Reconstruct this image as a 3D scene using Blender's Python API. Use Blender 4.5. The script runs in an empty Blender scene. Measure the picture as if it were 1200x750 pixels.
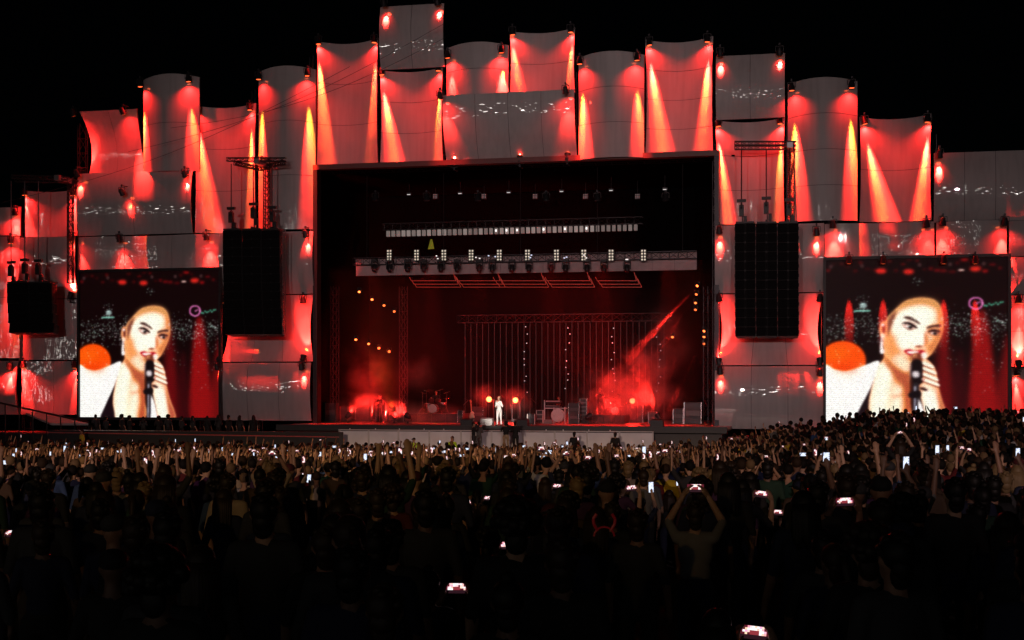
import bpy, bmesh, math, random
import numpy as np
from mathutils import Vector, Matrix

# ------------------------------------------------------------------ camera, sky, light, exposure
S = bpy.context.scene
COL = S.collection
RNG = random.Random(7)
TH = math.radians(12.73)                        # the camera looks a little to the left of the facade's normal
F = 1667.0                                      # focal length in photo pixels (photo 1200 wide)
YH = 455.0                                      # photo row of the horizon
CAM = Vector((18.36, -81.25, 4.4))
FWD = Vector((-math.sin(TH), math.cos(TH), 0)); RGT = Vector((math.cos(TH), math.sin(TH), 0))
cd = bpy.data.cameras.new('camera'); co = bpy.data.objects.new('camera', cd); COL.objects.link(co)
co.location = CAM; co.rotation_euler = (math.pi/2, 0, TH)
cd.sensor_width = 36; cd.lens = 36*F/1200; cd.shift_y = (YH-375)/1200; cd.clip_start = 0.1; cd.clip_end = 2000
S.camera = co

W = bpy.data.worlds.new('World'); S.world = W; W.use_nodes = True
nt = W.node_tree; bg = nt.nodes['Background']
sk = nt.nodes.new('ShaderNodeTexSky'); sk.sky_type = 'NISHITA'; sk.sun_disc = False
sk.sun_elevation = math.radians(25); sk.sun_rotation = math.radians(200)
nt.links.new(sk.outputs[0], bg.inputs[0]); bg.inputs[1].default_value = 0.00006   # night
sl = bpy.data.lights.new('moon', 'SUN'); sl.energy = 0.004; sl.angle = math.radians(0.5); sl.color = (0.9, 0.93, 1.0)
so = bpy.data.objects.new('moon', sl); COL.objects.link(so); so.location = (60, -160, 80)
so.rotation_euler = (math.radians(65), 0, math.radians(20))

S.view_settings.view_transform = 'Standard'; S.view_settings.look = 'None'
S.view_settings.exposure = 0.0; S.view_settings.gamma = 1.0; S.view_settings.use_curve_mapping = False
S.render.engine = 'CYCLES'
cy = S.cycles
cy.use_denoising = True
cy.max_bounces = 5; cy.diffuse_bounces = 2; cy.glossy_bounces = 3; cy.transmission_bounces = 2; cy.volume_bounces = 0
cy.transparent_max_bounces = 6
cy.sample_clamp_indirect = 10.0; cy.sample_clamp_direct = 0.0
cy.volume_step_rate = 2.0; cy.volume_max_steps = 96
cy.use_light_tree = True; cy.caustics_reflective = False; cy.caustics_refractive = False

def at(px, py, Y):
    "photo pixel -> point on the plane Y = const"
    d = FWD + RGT*((px-600)/F) + Vector((0, 0, (YH-py)/F))
    return CAM + d*((Y-CAM.y)/d.y)
def atd(px, py, d):
    return CAM + (FWD + RGT*((px-600)/F) + Vector((0, 0, (YH-py)/F)))*d

# ------------------------------------------------------------------ materials
MATS = {}
def mat(name, col, rough=0.6, metal=0.0, var=0.18, scale=3.0, emit=None, estr=0.0, coat=0.0, coat_ior=1.5, coat_rough=0.03, bump=0.0, spec=0.5):
    if name in MATS: return MATS[name]
    m = bpy.data.materials.new(name); m.use_nodes = True
    n = m.node_tree.nodes; L = m.node_tree.links; p = n['Principled BSDF']
    p.inputs['Roughness'].default_value = rough; p.inputs['Metallic'].default_value = metal
    p.inputs['Specular IOR Level'].default_value = spec
    tc = n.new('ShaderNodeTexCoord'); no = n.new('ShaderNodeTexNoise'); no.inputs['Scale'].default_value = scale; no.inputs['Detail'].default_value = 4
    L.new(tc.outputs['Object'], no.inputs['Vector'])
    mx = n.new('ShaderNodeMix'); mx.data_type = 'RGBA'
    mx.inputs[6].default_value = (*[c*(1-var) for c in col], 1); mx.inputs[7].default_value = (*[min(1, c*(1+var)) for c in col], 1)
    L.new(no.outputs['Fac'], mx.inputs[0]); L.new(mx.outputs[2], p.inputs['Base Color'])
    if coat: 
        p.inputs['Coat Weight'].default_value = coat; p.inputs['Coat IOR'].default_value = coat_ior; p.inputs['Coat Roughness'].default_value = coat_rough
    if bump:
        b = n.new('ShaderNodeBump'); b.inputs['Strength'].default_value = bump; b.inputs['Distance'].default_value = 0.02
        L.new(no.outputs['Fac'], b.inputs['Height']); L.new(b.outputs[0], p.inputs['Normal'])
    if emit:
        p.inputs['Emission Color'].default_value = (*emit, 1); p.inputs['Emission Strength'].default_value = estr
    MATS[name] = m
    return m

def attr_mat(name, attr, emission=False, strength=1.0, rough=0.75, base=0.02):
    m = bpy.data.materials.new(name); m.use_nodes = True
    n = m.node_tree.nodes; L = m.node_tree.links; p = n['Principled BSDF']; p.inputs['Specular IOR Level'].default_value = 0.15
    a = n.new('ShaderNodeVertexColor'); a.layer_name = attr
    p.inputs['Roughness'].default_value = rough
    if emission:
        p.inputs['Base Color'].default_value = (base, base, base, 1)
        L.new(a.outputs[0], p.inputs['Emission Color']); p.inputs['Emission Strength'].default_value = strength
    else:
        L.new(a.outputs[0], p.inputs['Base Color'])
    return m

BLACK = mat('black_metal', (0.018, 0.018, 0.02), 0.5)
DARKM = mat('dark_steel', (0.045, 0.045, 0.05), 0.45, 0.6)
STEEL = mat('galvanised_steel', (0.32, 0.32, 0.33), 0.4, 0.8)
DRAPE = mat('black_drape', (0.003, 0.0027, 0.003), 0.95, spec=0.0, bump=0.3, scale=6)
SHEET = mat('white_facade_sheet', (0.62, 0.61, 0.60), 0.5, var=0.14, scale=0.55, coat=1.0, coat_ior=3.2, coat_rough=0.004)
def sheet_material(m):
    n = m.node_tree.nodes; L = m.node_tree.links; p = n['Principled BSDF']; tc = n.new('ShaderNodeTexCoord')
    old = p.inputs['Base Color'].links[0].from_socket
    mp = n.new('ShaderNodeMapping'); mp.inputs['Scale'].default_value = (2.6, 2.6, 0.22); L.new(tc.outputs['Object'], mp.inputs[0])
    st = n.new('ShaderNodeTexNoise'); st.inputs['Scale'].default_value = 1.6; st.inputs['Detail'].default_value = 5; L.new(mp.outputs[0], st.inputs['Vector'])
    mr = n.new('ShaderNodeMapRange'); mr.inputs[1].default_value = 0.42; mr.inputs[2].default_value = 0.72; mr.inputs[3].default_value = 1.0; mr.inputs[4].default_value = 0.88; L.new(st.outputs['Fac'], mr.inputs[0])
    mx = n.new('ShaderNodeMix'); mx.data_type = 'RGBA'; mx.blend_type = 'MULTIPLY'; mx.inputs[0].default_value = 1; L.new(old, mx.inputs[6]); L.new(mr.outputs[0], mx.inputs[7]); L.new(mx.outputs[2], p.inputs['Base Color'])
    wr = n.new('ShaderNodeTexNoise'); wr.inputs['Scale'].default_value = 0.8; wr.inputs['Detail'].default_value = 1.5; L.new(tc.outputs['Object'], wr.inputs['Vector'])
    b = n.new('ShaderNodeBump'); b.inputs['Strength'].default_value = 0.3; b.inputs['Distance'].default_value = 0.05; L.new(wr.outputs['Fac'], b.inputs['Height']); L.new(b.outputs[0], p.inputs['Normal'])
    mq = n.new('ShaderNodeMapping'); mq.inputs['Scale'].default_value = (0.8, 0.8, 5.0); L.new(tc.outputs['Object'], mq.inputs[0])
    w2 = n.new('ShaderNodeTexNoise'); w2.inputs['Scale'].default_value = 1.0; w2.inputs['Detail'].default_value = 2; L.new(mq.outputs[0], w2.inputs['Vector'])
    b2 = n.new('ShaderNodeBump'); b2.inputs['Strength'].default_value = 0.06; b2.inputs['Distance'].default_value = 0.02; L.new(w2.outputs['Fac'], b2.inputs['Height']); L.new(b2.outputs[0], p.inputs['Coat Normal'])
sheet_material(SHEET)
SEAM = mat('facade_back_frame', (0.06, 0.055, 0.055), 0.6)
DECK = mat('stage_deck', (0.16, 0.15, 0.15), 0.42, var=0.3, scale=1.4)
FASCIA = mat('fascia_panel_grey', (0.78, 0.78, 0.81), 0.55, var=0.22, scale=1.2)
POST = mat('fascia_post', (0.62, 0.61, 0.6), 0.5)
GROUND = mat('trampled_ground', (0.035, 0.03, 0.025), 0.95, var=0.5, scale=0.8, bump=0.4)
RUBBER = mat('black_rubber', (0.012, 0.012, 0.012), 0.8)
WHITE = mat('white_paint', (0.75, 0.75, 0.74), 0.5)
CHROME = mat('chrome', (0.75, 0.75, 0.77), 0.18, 1.0)
LENS_R = mat('hot_red_lens', (0.3, 0.02, 0.02), 0.2, emit=(1, 0.12, 0.03), estr=2.5)
BULB = mat('glint_bulb', (0.8, 0.8, 0.8), 0.3, emit=(1.0, 0.93, 0.86), estr=15)

# ------------------------------------------------------------------ mesh helpers
class MB:
    def __init__(s): s.v = []; s.f = []; s.m = []
    def add(s, vs, fs, mi=0):
        b = len(s.v); s.v += [tuple(v) for v in vs]; s.f += [tuple(b+i for i in f) for f in fs]; s.m += [mi]*len(fs)
    def box(s, c, d, mi=0, M=None, taper=1.0):
        x, y, z = d[0]/2, d[1]/2, d[2]/2
        vs = [Vector((sx*x*(taper if sz > 0 else 1), sy*y*(taper if sz > 0 else 1), sz*z)) for sz in (-1, 1) for sy in (-1, 1) for sx in (-1, 1)]
        if M is not None: vs = [M @ v for v in vs]
        vs = [v+Vector(c) for v in vs]
        s.add(vs, [(0, 2, 3, 1), (4, 5, 7, 6), (0, 1, 5, 4), (2, 6, 7, 3), (0, 4, 6, 2), (1, 3, 7, 5)], mi)
    def tube(s, p, q, r0, r1=None, seg=6, mi=0):
        p = Vector(p); q = Vector(q); r1 = r0 if r1 is None else r1
        d = (q-p)
        if d.length < 1e-6: return
        d.normalize(); a = d.orthogonal().normalized(); b = d.cross(a)
        vs = []
        for c, r in ((p, r0), (q, r1)):
            vs += [c+a*(r*math.cos(2*math.pi*i/seg))+b*(r*math.sin(2*math.pi*i/seg)) for i in range(seg)]
        fs = [(i, (i+1) % seg, seg+(i+1) % seg, seg+i) for i in range(seg)] + [tuple(range(seg-1, -1, -1)), tuple(range(seg, 2*seg))]
        s.add(vs, fs, mi)
    def path(s, pts, r, seg=5, mi=0):
        for a, b in zip(pts[:-1], pts[1:]): s.tube(a, b, r, r, seg, mi)
    def lathe(s, prof, axis_p, axis_d, seg=12, mi=0):
        d = Vector(axis_d).normalized(); a = d.orthogonal().normalized(); b = d.cross(a); P = Vector(axis_p); vs = []
        for h, r in prof:
            vs += [P+d*h+a*(r*math.cos(2*math.pi*i/seg))+b*(r*math.sin(2*math.pi*i/seg)) for i in range(seg)]
        fs = []
        for k in range(len(prof)-1):
            for i in range(seg):
                j = (i+1) % seg; fs.append((k*seg+i, k*seg+j, (k+1)*seg+j, (k+1)*seg+i))
        fs.append(tuple(range(seg-1, -1, -1))); fs.append(tuple(range((len(prof)-1)*seg, len(prof)*seg)))
        s.add(vs, fs, mi)
    def ell(s, c, r, nu=10, nv=7, mi=0, M=None):
        vs = [Vector((0, 0, -r[2]))]
        for k in range(1, nv):
            t = -math.pi/2+math.pi*k/nv
            vs += [Vector((r[0]*math.cos(t)*math.cos(2*math.pi*i/nu), r[1]*math.cos(t)*math.sin(2*math.pi*i/nu), r[2]*math.sin(t))) for i in range(nu)]
        vs.append(Vector((0, 0, r[2])))
        if M is not None: vs = [M @ v for v in vs]
        vs = [v+Vector(c) for v in vs]
        fs = [(0, 1+(i+1) % nu, 1+i) for i in range(nu)]
        for k in range(nv-2):
            for i in range(nu):
                j = (i+1) % nu; fs.append((1+k*nu+i, 1+k*nu+j, 1+(k+1)*nu+j, 1+(k+1)*nu+i))
        t = len(vs)-1; b = 1+(nv-2)*nu
        fs += [(b+i, b+(i+1) % nu, t) for i in range(nu)]
        s.add(vs, fs, mi)
    def truss(s, p, q, w, n, r=0.028, mi=0, up=Vector((0, 0, 1))):
        p = Vector(p); q = Vector(q); d = (q-p).normalized()
        a = d.cross(up)
        a = d.orthogonal() if a.length < 1e-3 else a
        a.normalize(); b = a.cross(d)
        cs = [(a*sx+b*sy)*(w/2) for sx, sy in ((-1, -1), (1, -1), (1, 1), (-1, 1))]
        for c in cs: s.tube(p+c, q+c, r, r, 4, mi)
        for k in range(n):
            A = p+(q-p)*(k/n); B = p+(q-p)*((k+1)/n)
            for i in range(4):
                j = (i+1) % 4
                s.tube(A+cs[i], (B if k % 2 == 0 else A)+cs[j] if k % 2 == 0 else B+cs[j], r*0.6, r*0.6, 3, mi)
                s.tube(A+cs[i], A+cs[j], r*0.6, r*0.6, 3, mi)
    def mesh(s, name, smooth=False):
        me = bpy.data.meshes.new(name); me.from_pydata(s.v, [], s.f)
        if smooth: me.polygons.foreach_set('use_smooth', [True]*len(s.f))
        if any(s.m): me.polygons.foreach_set('material_index', s.m)
        me.update(); return me
    def build(s, name, mats, parent=None, smooth=False, loc=None):
        return link(name, s.mesh(name, smooth), mats, parent, loc)

def link(name, me, mats=None, parent=None, loc=None, rot=None):
    o = bpy.data.objects.new(name, me); COL.objects.link(o)
    if mats is not None and len(me.materials) == 0:
        for m in (mats if isinstance(mats, (list, tuple)) else [mats]): me.materials.append(m)
    if parent is not None: o.parent = parent
    if loc is not None: o.location = loc
    if rot is not None: o.rotation_euler = rot
    return o
def tag(o, label, cat, group=None, kind=None):
    if label: o['label'] = label
    if cat: o['category'] = cat
    if group: o['group'] = group
    if kind: o['kind'] = kind
    return o
def thing(name, label, cat, loc=(0, 0, 0), rz=0.0, group=None):
    o = bpy.data.objects.new(name, None); COL.objects.link(o); o.empty_display_size = 0.2
    o.location = loc; o.rotation_euler = (0, 0, rz)
    return tag(o, label, cat, group)
def spot(name, loc, target, power, half_deg, color=(1, 0.03, 0.012), blend=0.3, radius=0.06, parent=None):
    l = bpy.data.lights.new(name, 'SPOT'); l.energy = power; l.color = color
    l.spot_size = math.radians(2*half_deg); l.spot_blend = blend; l.shadow_soft_size = radius
    o = bpy.data.objects.new(name, l); COL.objects.link(o)
    d = (Vector(target)-Vector(loc)); q = d.to_track_quat('-Z', 'Y')
    if parent is not None:
        o.parent = parent; o.location = Vector(loc)-parent.location
    else: o.location = loc
    o.rotation_mode = 'QUATERNION'; o.rotation_quaternion = q
    return o
def smooth01(x): 
    x = max(0.0, min(1.0, x)); return x*x*(3-2*x)

# ------------------------------------------------------------------ ground
def ground_dl(d, l):
    "height from distance d ahead of the camera and offset l to its right: falls to the stage, a bank on the right"
    base = 2.0*(1-smooth01((d-2)/62.0)) if d > 2 else 2.0
    bank = smooth01((l-5.5)/12.0)*smooth01((d-18)/22.0)*(1-smooth01((d-66)/9.0))
    return base+max(0.0, 1.72-base)*bank
def ground(x, y):
    v = Vector((x, y, 0))-CAM; return ground_dl(v.x*FWD.x+v.y*FWD.y, v.x*RGT.x+v.y*RGT.y)
def make_ground():
    ds = [-400, -200, -120, -60, -20, -5] + [i*1.5 for i in range(0, 60)] + [95, 110, 150, 250, 500, 900]
    ls = [-900, -400, -200, -100] + [i*1.5 for i in range(-40, 41)] + [100, 200, 400, 900]
    mb = MB(); n = len(ls); vs = []
    for d in ds:
        for l in ls:
            p = CAM+FWD*d+RGT*l; vs.append((p.x, p.y, ground_dl(d, l)))
    fs = [(i*n+j, i*n+j+1, (i+1)*n+j+1, (i+1)*n+j) for i in range(len(ds)-1) for j in range(n-1)]
    mb.add(vs, fs); o = mb.build('ground', GROUND, smooth=True); o['kind'] = 'structure'
make_ground()

# ------------------------------------------------------------------ stage deck, fascia, wings
ZD = 2.27
XL = at(372, 400, 0).x; XR = at(837, 400, 0).x; ZT = at(600, 191, 0).z
deck = thing('stage_deck', 'wide raised stage floor washed in red light with dark edge', 'stage', (0, 0, 0))
def deck_build():
    nx = 12
    x0, x1 = XL-1.0, XR+1.0
    w = (x1-x0)/nx
    for i in range(nx):
        for j, (ya, yb) in enumerate(((-4.0, 0.0), (0.0, 6.0), (6.0, 12.5))):
            mb = MB(); mb.box((x0+w*(i+0.5), (ya+yb)/2, ZD-0.1), (w-0.012, yb-ya-0.012, 0.2)); mb.build('deck_panel', DECK, deck)
    mb = MB(); mb.box(((x0+x1)/2, -4.06, ZD-0.13), (x1-x0, 0.1, 0.34)); mb.build('edge_beam', BLACK, deck)
    mb = MB(); mb.box(((x0+x1)/2, 4.4, (ZD-0.22)/2-0.1), (x1-x0-0.6, 16.0, ZD-0.24)); mb.build('substructure', BLACK, deck)
    # grey fascia panels with pale posts
    xs = [398, 432, 467, 503, 540, 576, 613, 650, 688, 726, 765]
    for k, (a, b) in enumerate(zip(xs[:-1], xs[1:])):
        pa = at(a, 515, -4.2); pb = at(b, 515, -4.2)
        mb = MB(); mb.box(((pa.x+pb.x)/2, -4.16, 1.28), (pb.x-pa.x-0.09, 0.05, 1.36)); mb.build('fascia_panel', FASCIA, deck)
    for a in xs:
        pa = at(a, 515, -4.2); mb = MB(); mb.box((pa.x, -4.20, 1.29), (0.09, 0.09, 1.40)); mb.build('fascia_post', POST, deck)
    mb = MB(); pa = at(397, 500, -4.2); pb = at(766, 500, -4.2)
    mb.box(((pa.x+pb.x)/2, -4.2, 2.03), (pb.x-pa.x, 0.12, 0.05)); mb.build('fascia_cap', POST, deck)
    for a in (410, 440, 468, 497, 520, 607, 640, 660, 690, 715):   # cable clips standing on the cap
        pa = at(a, 500, -4.2); mb = MB(); mb.box((pa.x, -4.2, 2.09), (0.05, 0.05, 0.07)); mb.build('clip', WHITE, deck)
deck_build()
# side wings under the facade
for nm, xa, xb, lab in (('left', -47, XL-1.0, 'dark low platform running under the left half of the facade'), ('right', XR+1.0, 34, 'dark low platform running under the right half of the facade')):
    mb = MB(); mb.box(((xa+xb)/2, -0.6, ZD/2-0.35), (xb-xa-0.02, 5.2, ZD-0.5)); w = mb.build('stage_wing', BLACK)
    tag(w, lab, 'platform')
    mb = MB(); mb.box(((xa+xb)/2, -3.25, ZD-0.55), (xb-xa-0.04, 0.06, 0.07)); mb.build('edge_trim', mat('trim_painted_red_light', (0.35, 0.04, 0.04), 0.4), w)  # red light along the wing edge is put into the trim colour
# pit walkway in front of the stage
pw = thing('pit_walkway', 'low dark camera walkway in front of the grey stage fascia', 'walkway')
pa = at(380, 530, -6.2); pb = at(780, 530, -6.2); n = 12
for i in range(n):
    w = (pb.x-pa.x)/n
    mb = MB(); mb.box((pa.x+w*(i+0.5), -6.2, 0.80), (w-0.02, 1.6, 0.08)); mb.build('tread_panel', mat('walkway_grey', (0.2, 0.2, 0.21), 0.5), pw)
    mb = MB(); mb.box((pa.x+w*(i+0.5), -6.2, 0.38), (0.08, 1.4, 0.76)); mb.build('leg', DARKM, pw)
# crowd barrier at the front of the audience
br = thing('crowd_barrier', 'dark metal crowd barrier along the pit behind front rows', 'barrier')
for i in range(26):
    x = -20+i*1.5; z = ground(x, -8.0)
    mb = MB(); mb.box((x, -8.0, z+0.6), (1.46, 0.05, 1.0)); mb.box((x, -7.5, z+0.05), (1.4, 1.0, 0.04)); mb.tube((x-.7, -8.05, z+1.13), (x+.7, -8.05, z+1.13), 0.03); mb.build('barrier_panel', DARKM, br)

# ------------------------------------------------------------------ facade of curved sheets with red floodlights
FAC = thing('stage_facade', 'stepped wall of curved white sheets around the stage opening', 'facade')
RED = (1.0, 0.020, 0.014)
# fixture meshes (shared): a short can with fins, a yoke, a clamp arm, a lens
def lamp_meshes():
    b = MB(); b.lathe([(-0.26, 0.07), (-0.24, 0.12), (-0.1, 0.13), (-0.08, 0.16), (0.12, 0.17), (0.13, 0.19), (0.17, 0.19), (0.17, 0.15)], (0, 0, 0), (0, 0, -1), 12)
    y = MB(); y.path([(-0.21, 0, 0), (-0.21, 0, 0.30), (0.21, 0, 0.30), (0.21, 0, 0)], 0.022, 4); y.tube((0, 0, 0.30), (0, 0, 0.42), 0.03)
    c = MB(); c.tube((0, 0, 0.42), (0, 0.75, 0.44), 0.03); c.box((0, 0, 0.42), (0.1, 0.1, 0.1))
    l = MB(); l.lathe([(0.171, 0.145), (0.185, 0.12), (0.19, 0.05)], (0, 0, 0), (0, 0, -1), 12)
    return b.mesh('can', True), y.mesh('yoke'), c.mesh('clamp_arm'), l.mesh('lens', True)
LM = lamp_meshes()
for me, m in zip(LM, (BLACK, BLACK, DARKM, LENS_R)): me.materials.append(m)
NLAMP = [0]
def floodlight(pos, target, label, power, half, wide=0.0, up=False, blend=0.3, wpow=0.0, color=RED, gain=1.0, lens=True, core=None, cgain=1.0, bw=1.0):
    t = thing('floodlight', label, 'floodlight', pos, 0, 'red floodlights on the facade')
    aim = (Vector(target)-Vector(pos))
    q = aim.to_track_quat('-Z', 'Y')
    for nm, me in zip(('can', 'yoke', 'clamp_arm', 'lens'), LM):
        o = link(nm, me, None, t)
        if nm == 'lens' and not lens: o.material_slots[0].link = 'OBJECT'; o.material_slots[0].material = BLACK
        if nm in ('can', 'lens'): o.rotation_mode = 'QUATERNION'; o.rotation_quaternion = q
        elif up: o.rotation_euler = (0, math.pi, 0)
    src = Vector(pos)+aim.normalized()*0.22
    spot('beam', src, target, power*8.0*gain, half*bw, color, blend, 0.05, t)
    if wpow: spot('spill', src, Vector(target), wpow*2.5, wide, (1.0, 0.014, 0.012), 1.0, 0.08, t)
    if core is not None: spot('core_beam', src, core, power*1.35*cgain, 5.0, (1.0, 0.36, 0.03), 1.0, 0.05, t)  # extra amber spot added to imitate the overexposed yellow beam core
    NLAMP[0] += 1
    return t

class Panel: pass
PAN = {}
def panel(key, phrase, x0, x1, y0, y1, kind, yo=0.0, sag=0.45, tilt=0.0, seams=2, vseams=0, arch=0.0):
    P = Panel(); ym = (y0+y1)/2; xm = (x0+x1)/2
    P.X0 = at(x0, ym, yo).x; P.X1 = at(x1, ym, yo).x; P.Z1 = at(xm, y0, yo).z; P.Z0 = at(xm, y1, yo).z
    P.kind = kind; P.yo = yo; P.phrase = phrase; w = P.X1-P.X0; h = P.Z1-P.Z0
    def surf(s, t):
        a = 2*s-1; b = 2*t-1; y = yo; z = P.Z0+h*t; x = P.X0+w*s
        if kind == 'VX': y -= sag*(1-a*a); z += arch*(1-a*a)*t
        elif kind == 'VC': y += sag*(1-a*a); z -= arch*(1-a*a)*t; x -= 0.04*w*a*(1-b*b)*0.5
        elif kind == 'HX': y -= sag*(1-b*b)
        elif kind == 'HC': y += sag*(1-b*b); x -= 0.06*w*a*(1-b*b)
        elif kind == 'U': y -= sag*math.sin(s*math.pi*3.0)
        y -= tilt*(t-0.5)*h
        # slight buckling of the sheets
        y += 0.010*math.sin(5*s+4*t+len(phrase))+0.003*math.sin(11*t+len(phrase)*1.7)
        return Vector((x, y, z))
    P.surf = surf; P.px = lambda s, t: surf(s, t)
    def s_of(px): return (at(px, ym, yo).x-P.X0)/w
    def t_of(py): return (at(xm, py, yo).z-P.Z0)/h
    P.s_of = s_of; P.t_of = t_of
    # back frame
    fm = MB(); N = 10
    for e in range(4):
        pts = []
        for i in range(N+1):
            k = i/N; s, t = ((k, 0.01), (k, 0.99), (0.01, k), (0.99, k))[e]
            pts.append(surf(s, t)+Vector((0, 0.10, 0)))
        fm.path(pts, 0.05, 4)
    for k in (0.33, 0.67): fm.path([surf(k, i/N)+Vector((0, 0.12, 0)) for i in range(N+1)], 0.04, 4)
    # dark cloth lining behind the seams
    vs = []; fs = []
    for i in range(9):
        for j in range(9): vs.append(surf(0.02+0.96*j/8, 0.02+0.96*i/8)+Vector((0, 0.07, 0)))
    fs = [(i*9+j, i*9+j+1, (i+1)*9+j+1, (i+1)*9+j) for i in range(8) for j in range(8)]
    fm.add(vs, fs)
    fo = fm.build('panel', SEAM, FAC)
    fo['label'] = phrase
    # sheets
    ss = [i/(vseams+1) for i in range(vseams+2)]; ts = [i/(seams+1) for i in range(seams+2)]
    for a, b in zip(ss[:-1], ss[1:]):
        for c, d in zip(ts[:-1], ts[1:]):
            ga = 0.012/w; gt = 0.012/h; nu = max(4, int(16*(b-a))); nv = max(4, int(20*(d-c)))
            vs = []
            for side in (0, 0.025):
                for i in range(nv+1):
                    for j in range(nu+1):
                        p = surf(a+ga+(b-a-2*ga)*j/nu, c+gt+(d-c-2*gt)*i/nv); vs.append(p+Vector((0, side, 0)))
            M = (nu+1)*(nv+1); fs = []; rim = []
            for i in range(nv):
                for j in range(nu):
                    q = i*(nu+1)+j; fs.append((q, q+1, q+nu+2, q+nu+1)); fs.append((M+q, M+q+nu+1, M+q+nu+2, M+q+1))
            for i in range(nv):
                q = i*(nu+1); rim.append((q, q+nu+1, M+q+nu+1, M+q)); q += nu; rim.append((q, M+q, M+q+nu+1, q+nu+1))
            for j in range(nu):
                q = j; rim.append((q, M+q, M+q+1, q+1)); q = nv*(nu+1)+j; rim.append((q, q+1, M+q+1, M+q))
            nvx = len(vs)
            for r4 in rim: fs.append(tuple(range(len(vs), len(vs)+4))); vs += [vs[i] for i in r4]
            mb = MB(); mb.add(vs, fs); mb.build('sheet', SHEET, fo, smooth=True)
    PAN[key] = P
    return P
def down(key, px, py, tpx, tpy, power=9000, half=7.5, off=None, wpow=320, wide=68, corner=None, blend=1.0):
    "lamp hung at (px, py) in front of a panel, shining down along it"
    P = PAN[key]; s = P.s_of(px); t = P.t_of(py)
    if off is None: off = 0.22 if P.kind == 'VC' else 0.42
    a = P.surf(min(max(s, 0), 1), min(max(t, 0), 1)); a = Vector((at(px, py, P.yo).x, a.y-off, at(px, py, P.yo).z))
    tg = P.surf(P.s_of(tpx), P.t_of(tpy))
    c = corner or ('upper left' if s < 0.5 else 'upper right')
    return floodlight(a, tg, 'floodlight, %s of the %s' % (c, P.phrase), power, half, wide, False, blend, wpow, core=(P.surf(P.s_of(px+(tpx-px)*0.42), P.t_of(py+min(70, 0.52*(tpy-py)))) if power >= 3500 else None), bw=1.4)
def oval(key, px, py, power=420, off=0.5, corner=None, dx=0.0, half=15):
    P = PAN[key]; s = P.s_of(px); t = P.t_of(py)
    a = at(px, py-6, P.yo); b = P.surf(min(max(s, 0.03), 0.97), max(0, t-0.02)); pos = Vector((a.x, b.y-off, a.z+0.12)); tg = b+Vector((dx, 0, -0.35))
    c = corner or ('upper left' if s < 0.5 else 'upper right')
    return floodlight(pos, tg, 'glowing floodlight, %s of the %s' % (c, P.phrase), power, half, 42, False, 0.6, 24, core=b+Vector((dx, 0, -0.30)), cgain=3.4)
def upl(key, px, py, power=600, off=0.5, corner=None, half=24, h=1.2, wpow=150):
    P = PAN[key]; s = min(max(P.s_of(px), 0.02), 0.98); b = P.surf(s, max(0.0, P.t_of(py)))
    pos = Vector((at(px, py, P.yo).x, b.y-off, b.z+0.05)); tg = P.surf(s, 0.02)+Vector((0, 0, h))
    c = corner or ('lower left' if s < 0.4 else 'lower right' if s > 0.6 else 'middle of the lower')
    return floodlight(pos, tg, 'upward floodlight, %s of the %s' % (c.replace('middle of the lower', 'lower middle'), P.phrase), power, half, 60, True, 0.6, wpow, core=tg-Vector((0, 0, 0.55*h)), cgain=3.4)

V = 2
# left of the opening
panel('p1', 'small scooped panel at the upper left end', 98, 165, 131, 203, 'HC', 0.35, 0.5, 0.30, 0, 1)
panel('p2', 'bulging upright panel left of the scooped pair', 168, 234, 92, 202, 'VX', 0.0, 0.55, 0, 1, 0, 0.2)
panel('p3', 'hollow upright panel above the left hanging speakers', 228, 300, 122, 272, 'VC', 0.55, 0.5, 0, 2, 0, 0.12)
panel('p4', 'tall bulging panel just left of the stage opening', 303, 370, 83, 270, 'VX', 0.05, 0.55, 0, 2, 0, 0.2)
panel('p5', 'wide barrel panel above the left video screen', 92, 226, 201, 275, 'HX', -0.2, 0.30, 0.0, 0, 1)
panel('p6', 'small hollow panel at the far left edge', 28, 91, 222, 277, 'VC', 0.4, 0.4, 0, 0, 0, 0.1)
panel('p7', 'narrow cut-off panel at the left picture border', -38, 24, 244, 277, 'VX', 0.3, 0.3, 0, 0, 0)
panel('p8', 'wavy strip panel over the left video screen', 91, 258, 276, 315, 'U', 0.25, 0.16, 0, 0, 2)
panel('p9', 'grey panel behind the far left hanging speakers', 25, 90, 278, 350, 'HX', 0.15, 0.25, 0.1, 0, 1)
panel('p9b', 'tall border panel left of the far left speakers', -40, 23, 278, 420, 'VX', 0.1, 0.45, 0, 1, 0)
panel('p14', 'streaked panel under the far left speakers', 22, 92, 351, 422, 'VX', 0.45, 0.4, 0, 0, 1)
panel('p13', 'lowest panel left of the left video screen', 24, 94, 423, 486, 'VC', 0.25, 0.4, 0, 0, 1)
panel('p13b', 'lowest panel at the left picture border', -40, 22, 423, 486, 'HX', 0.2, 0.4, 0, 0, 0)
panel('p10', 'barrel panel behind the left hanging speakers', 258, 368, 272, 345, 'HX', 0.0, 0.28, 0.05, 0, 2)
panel('p11', 'smooth pinkish panel under the left hanging speakers', 258, 368, 346, 424, 'HC', 0.3, 0.35, 0, 0, 2)
panel('p12', 'lowest barrel panel left of the stage opening', 255, 365, 425, 493, 'HX', 0.05, 0.26, 0.02, 0, 2)
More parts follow.
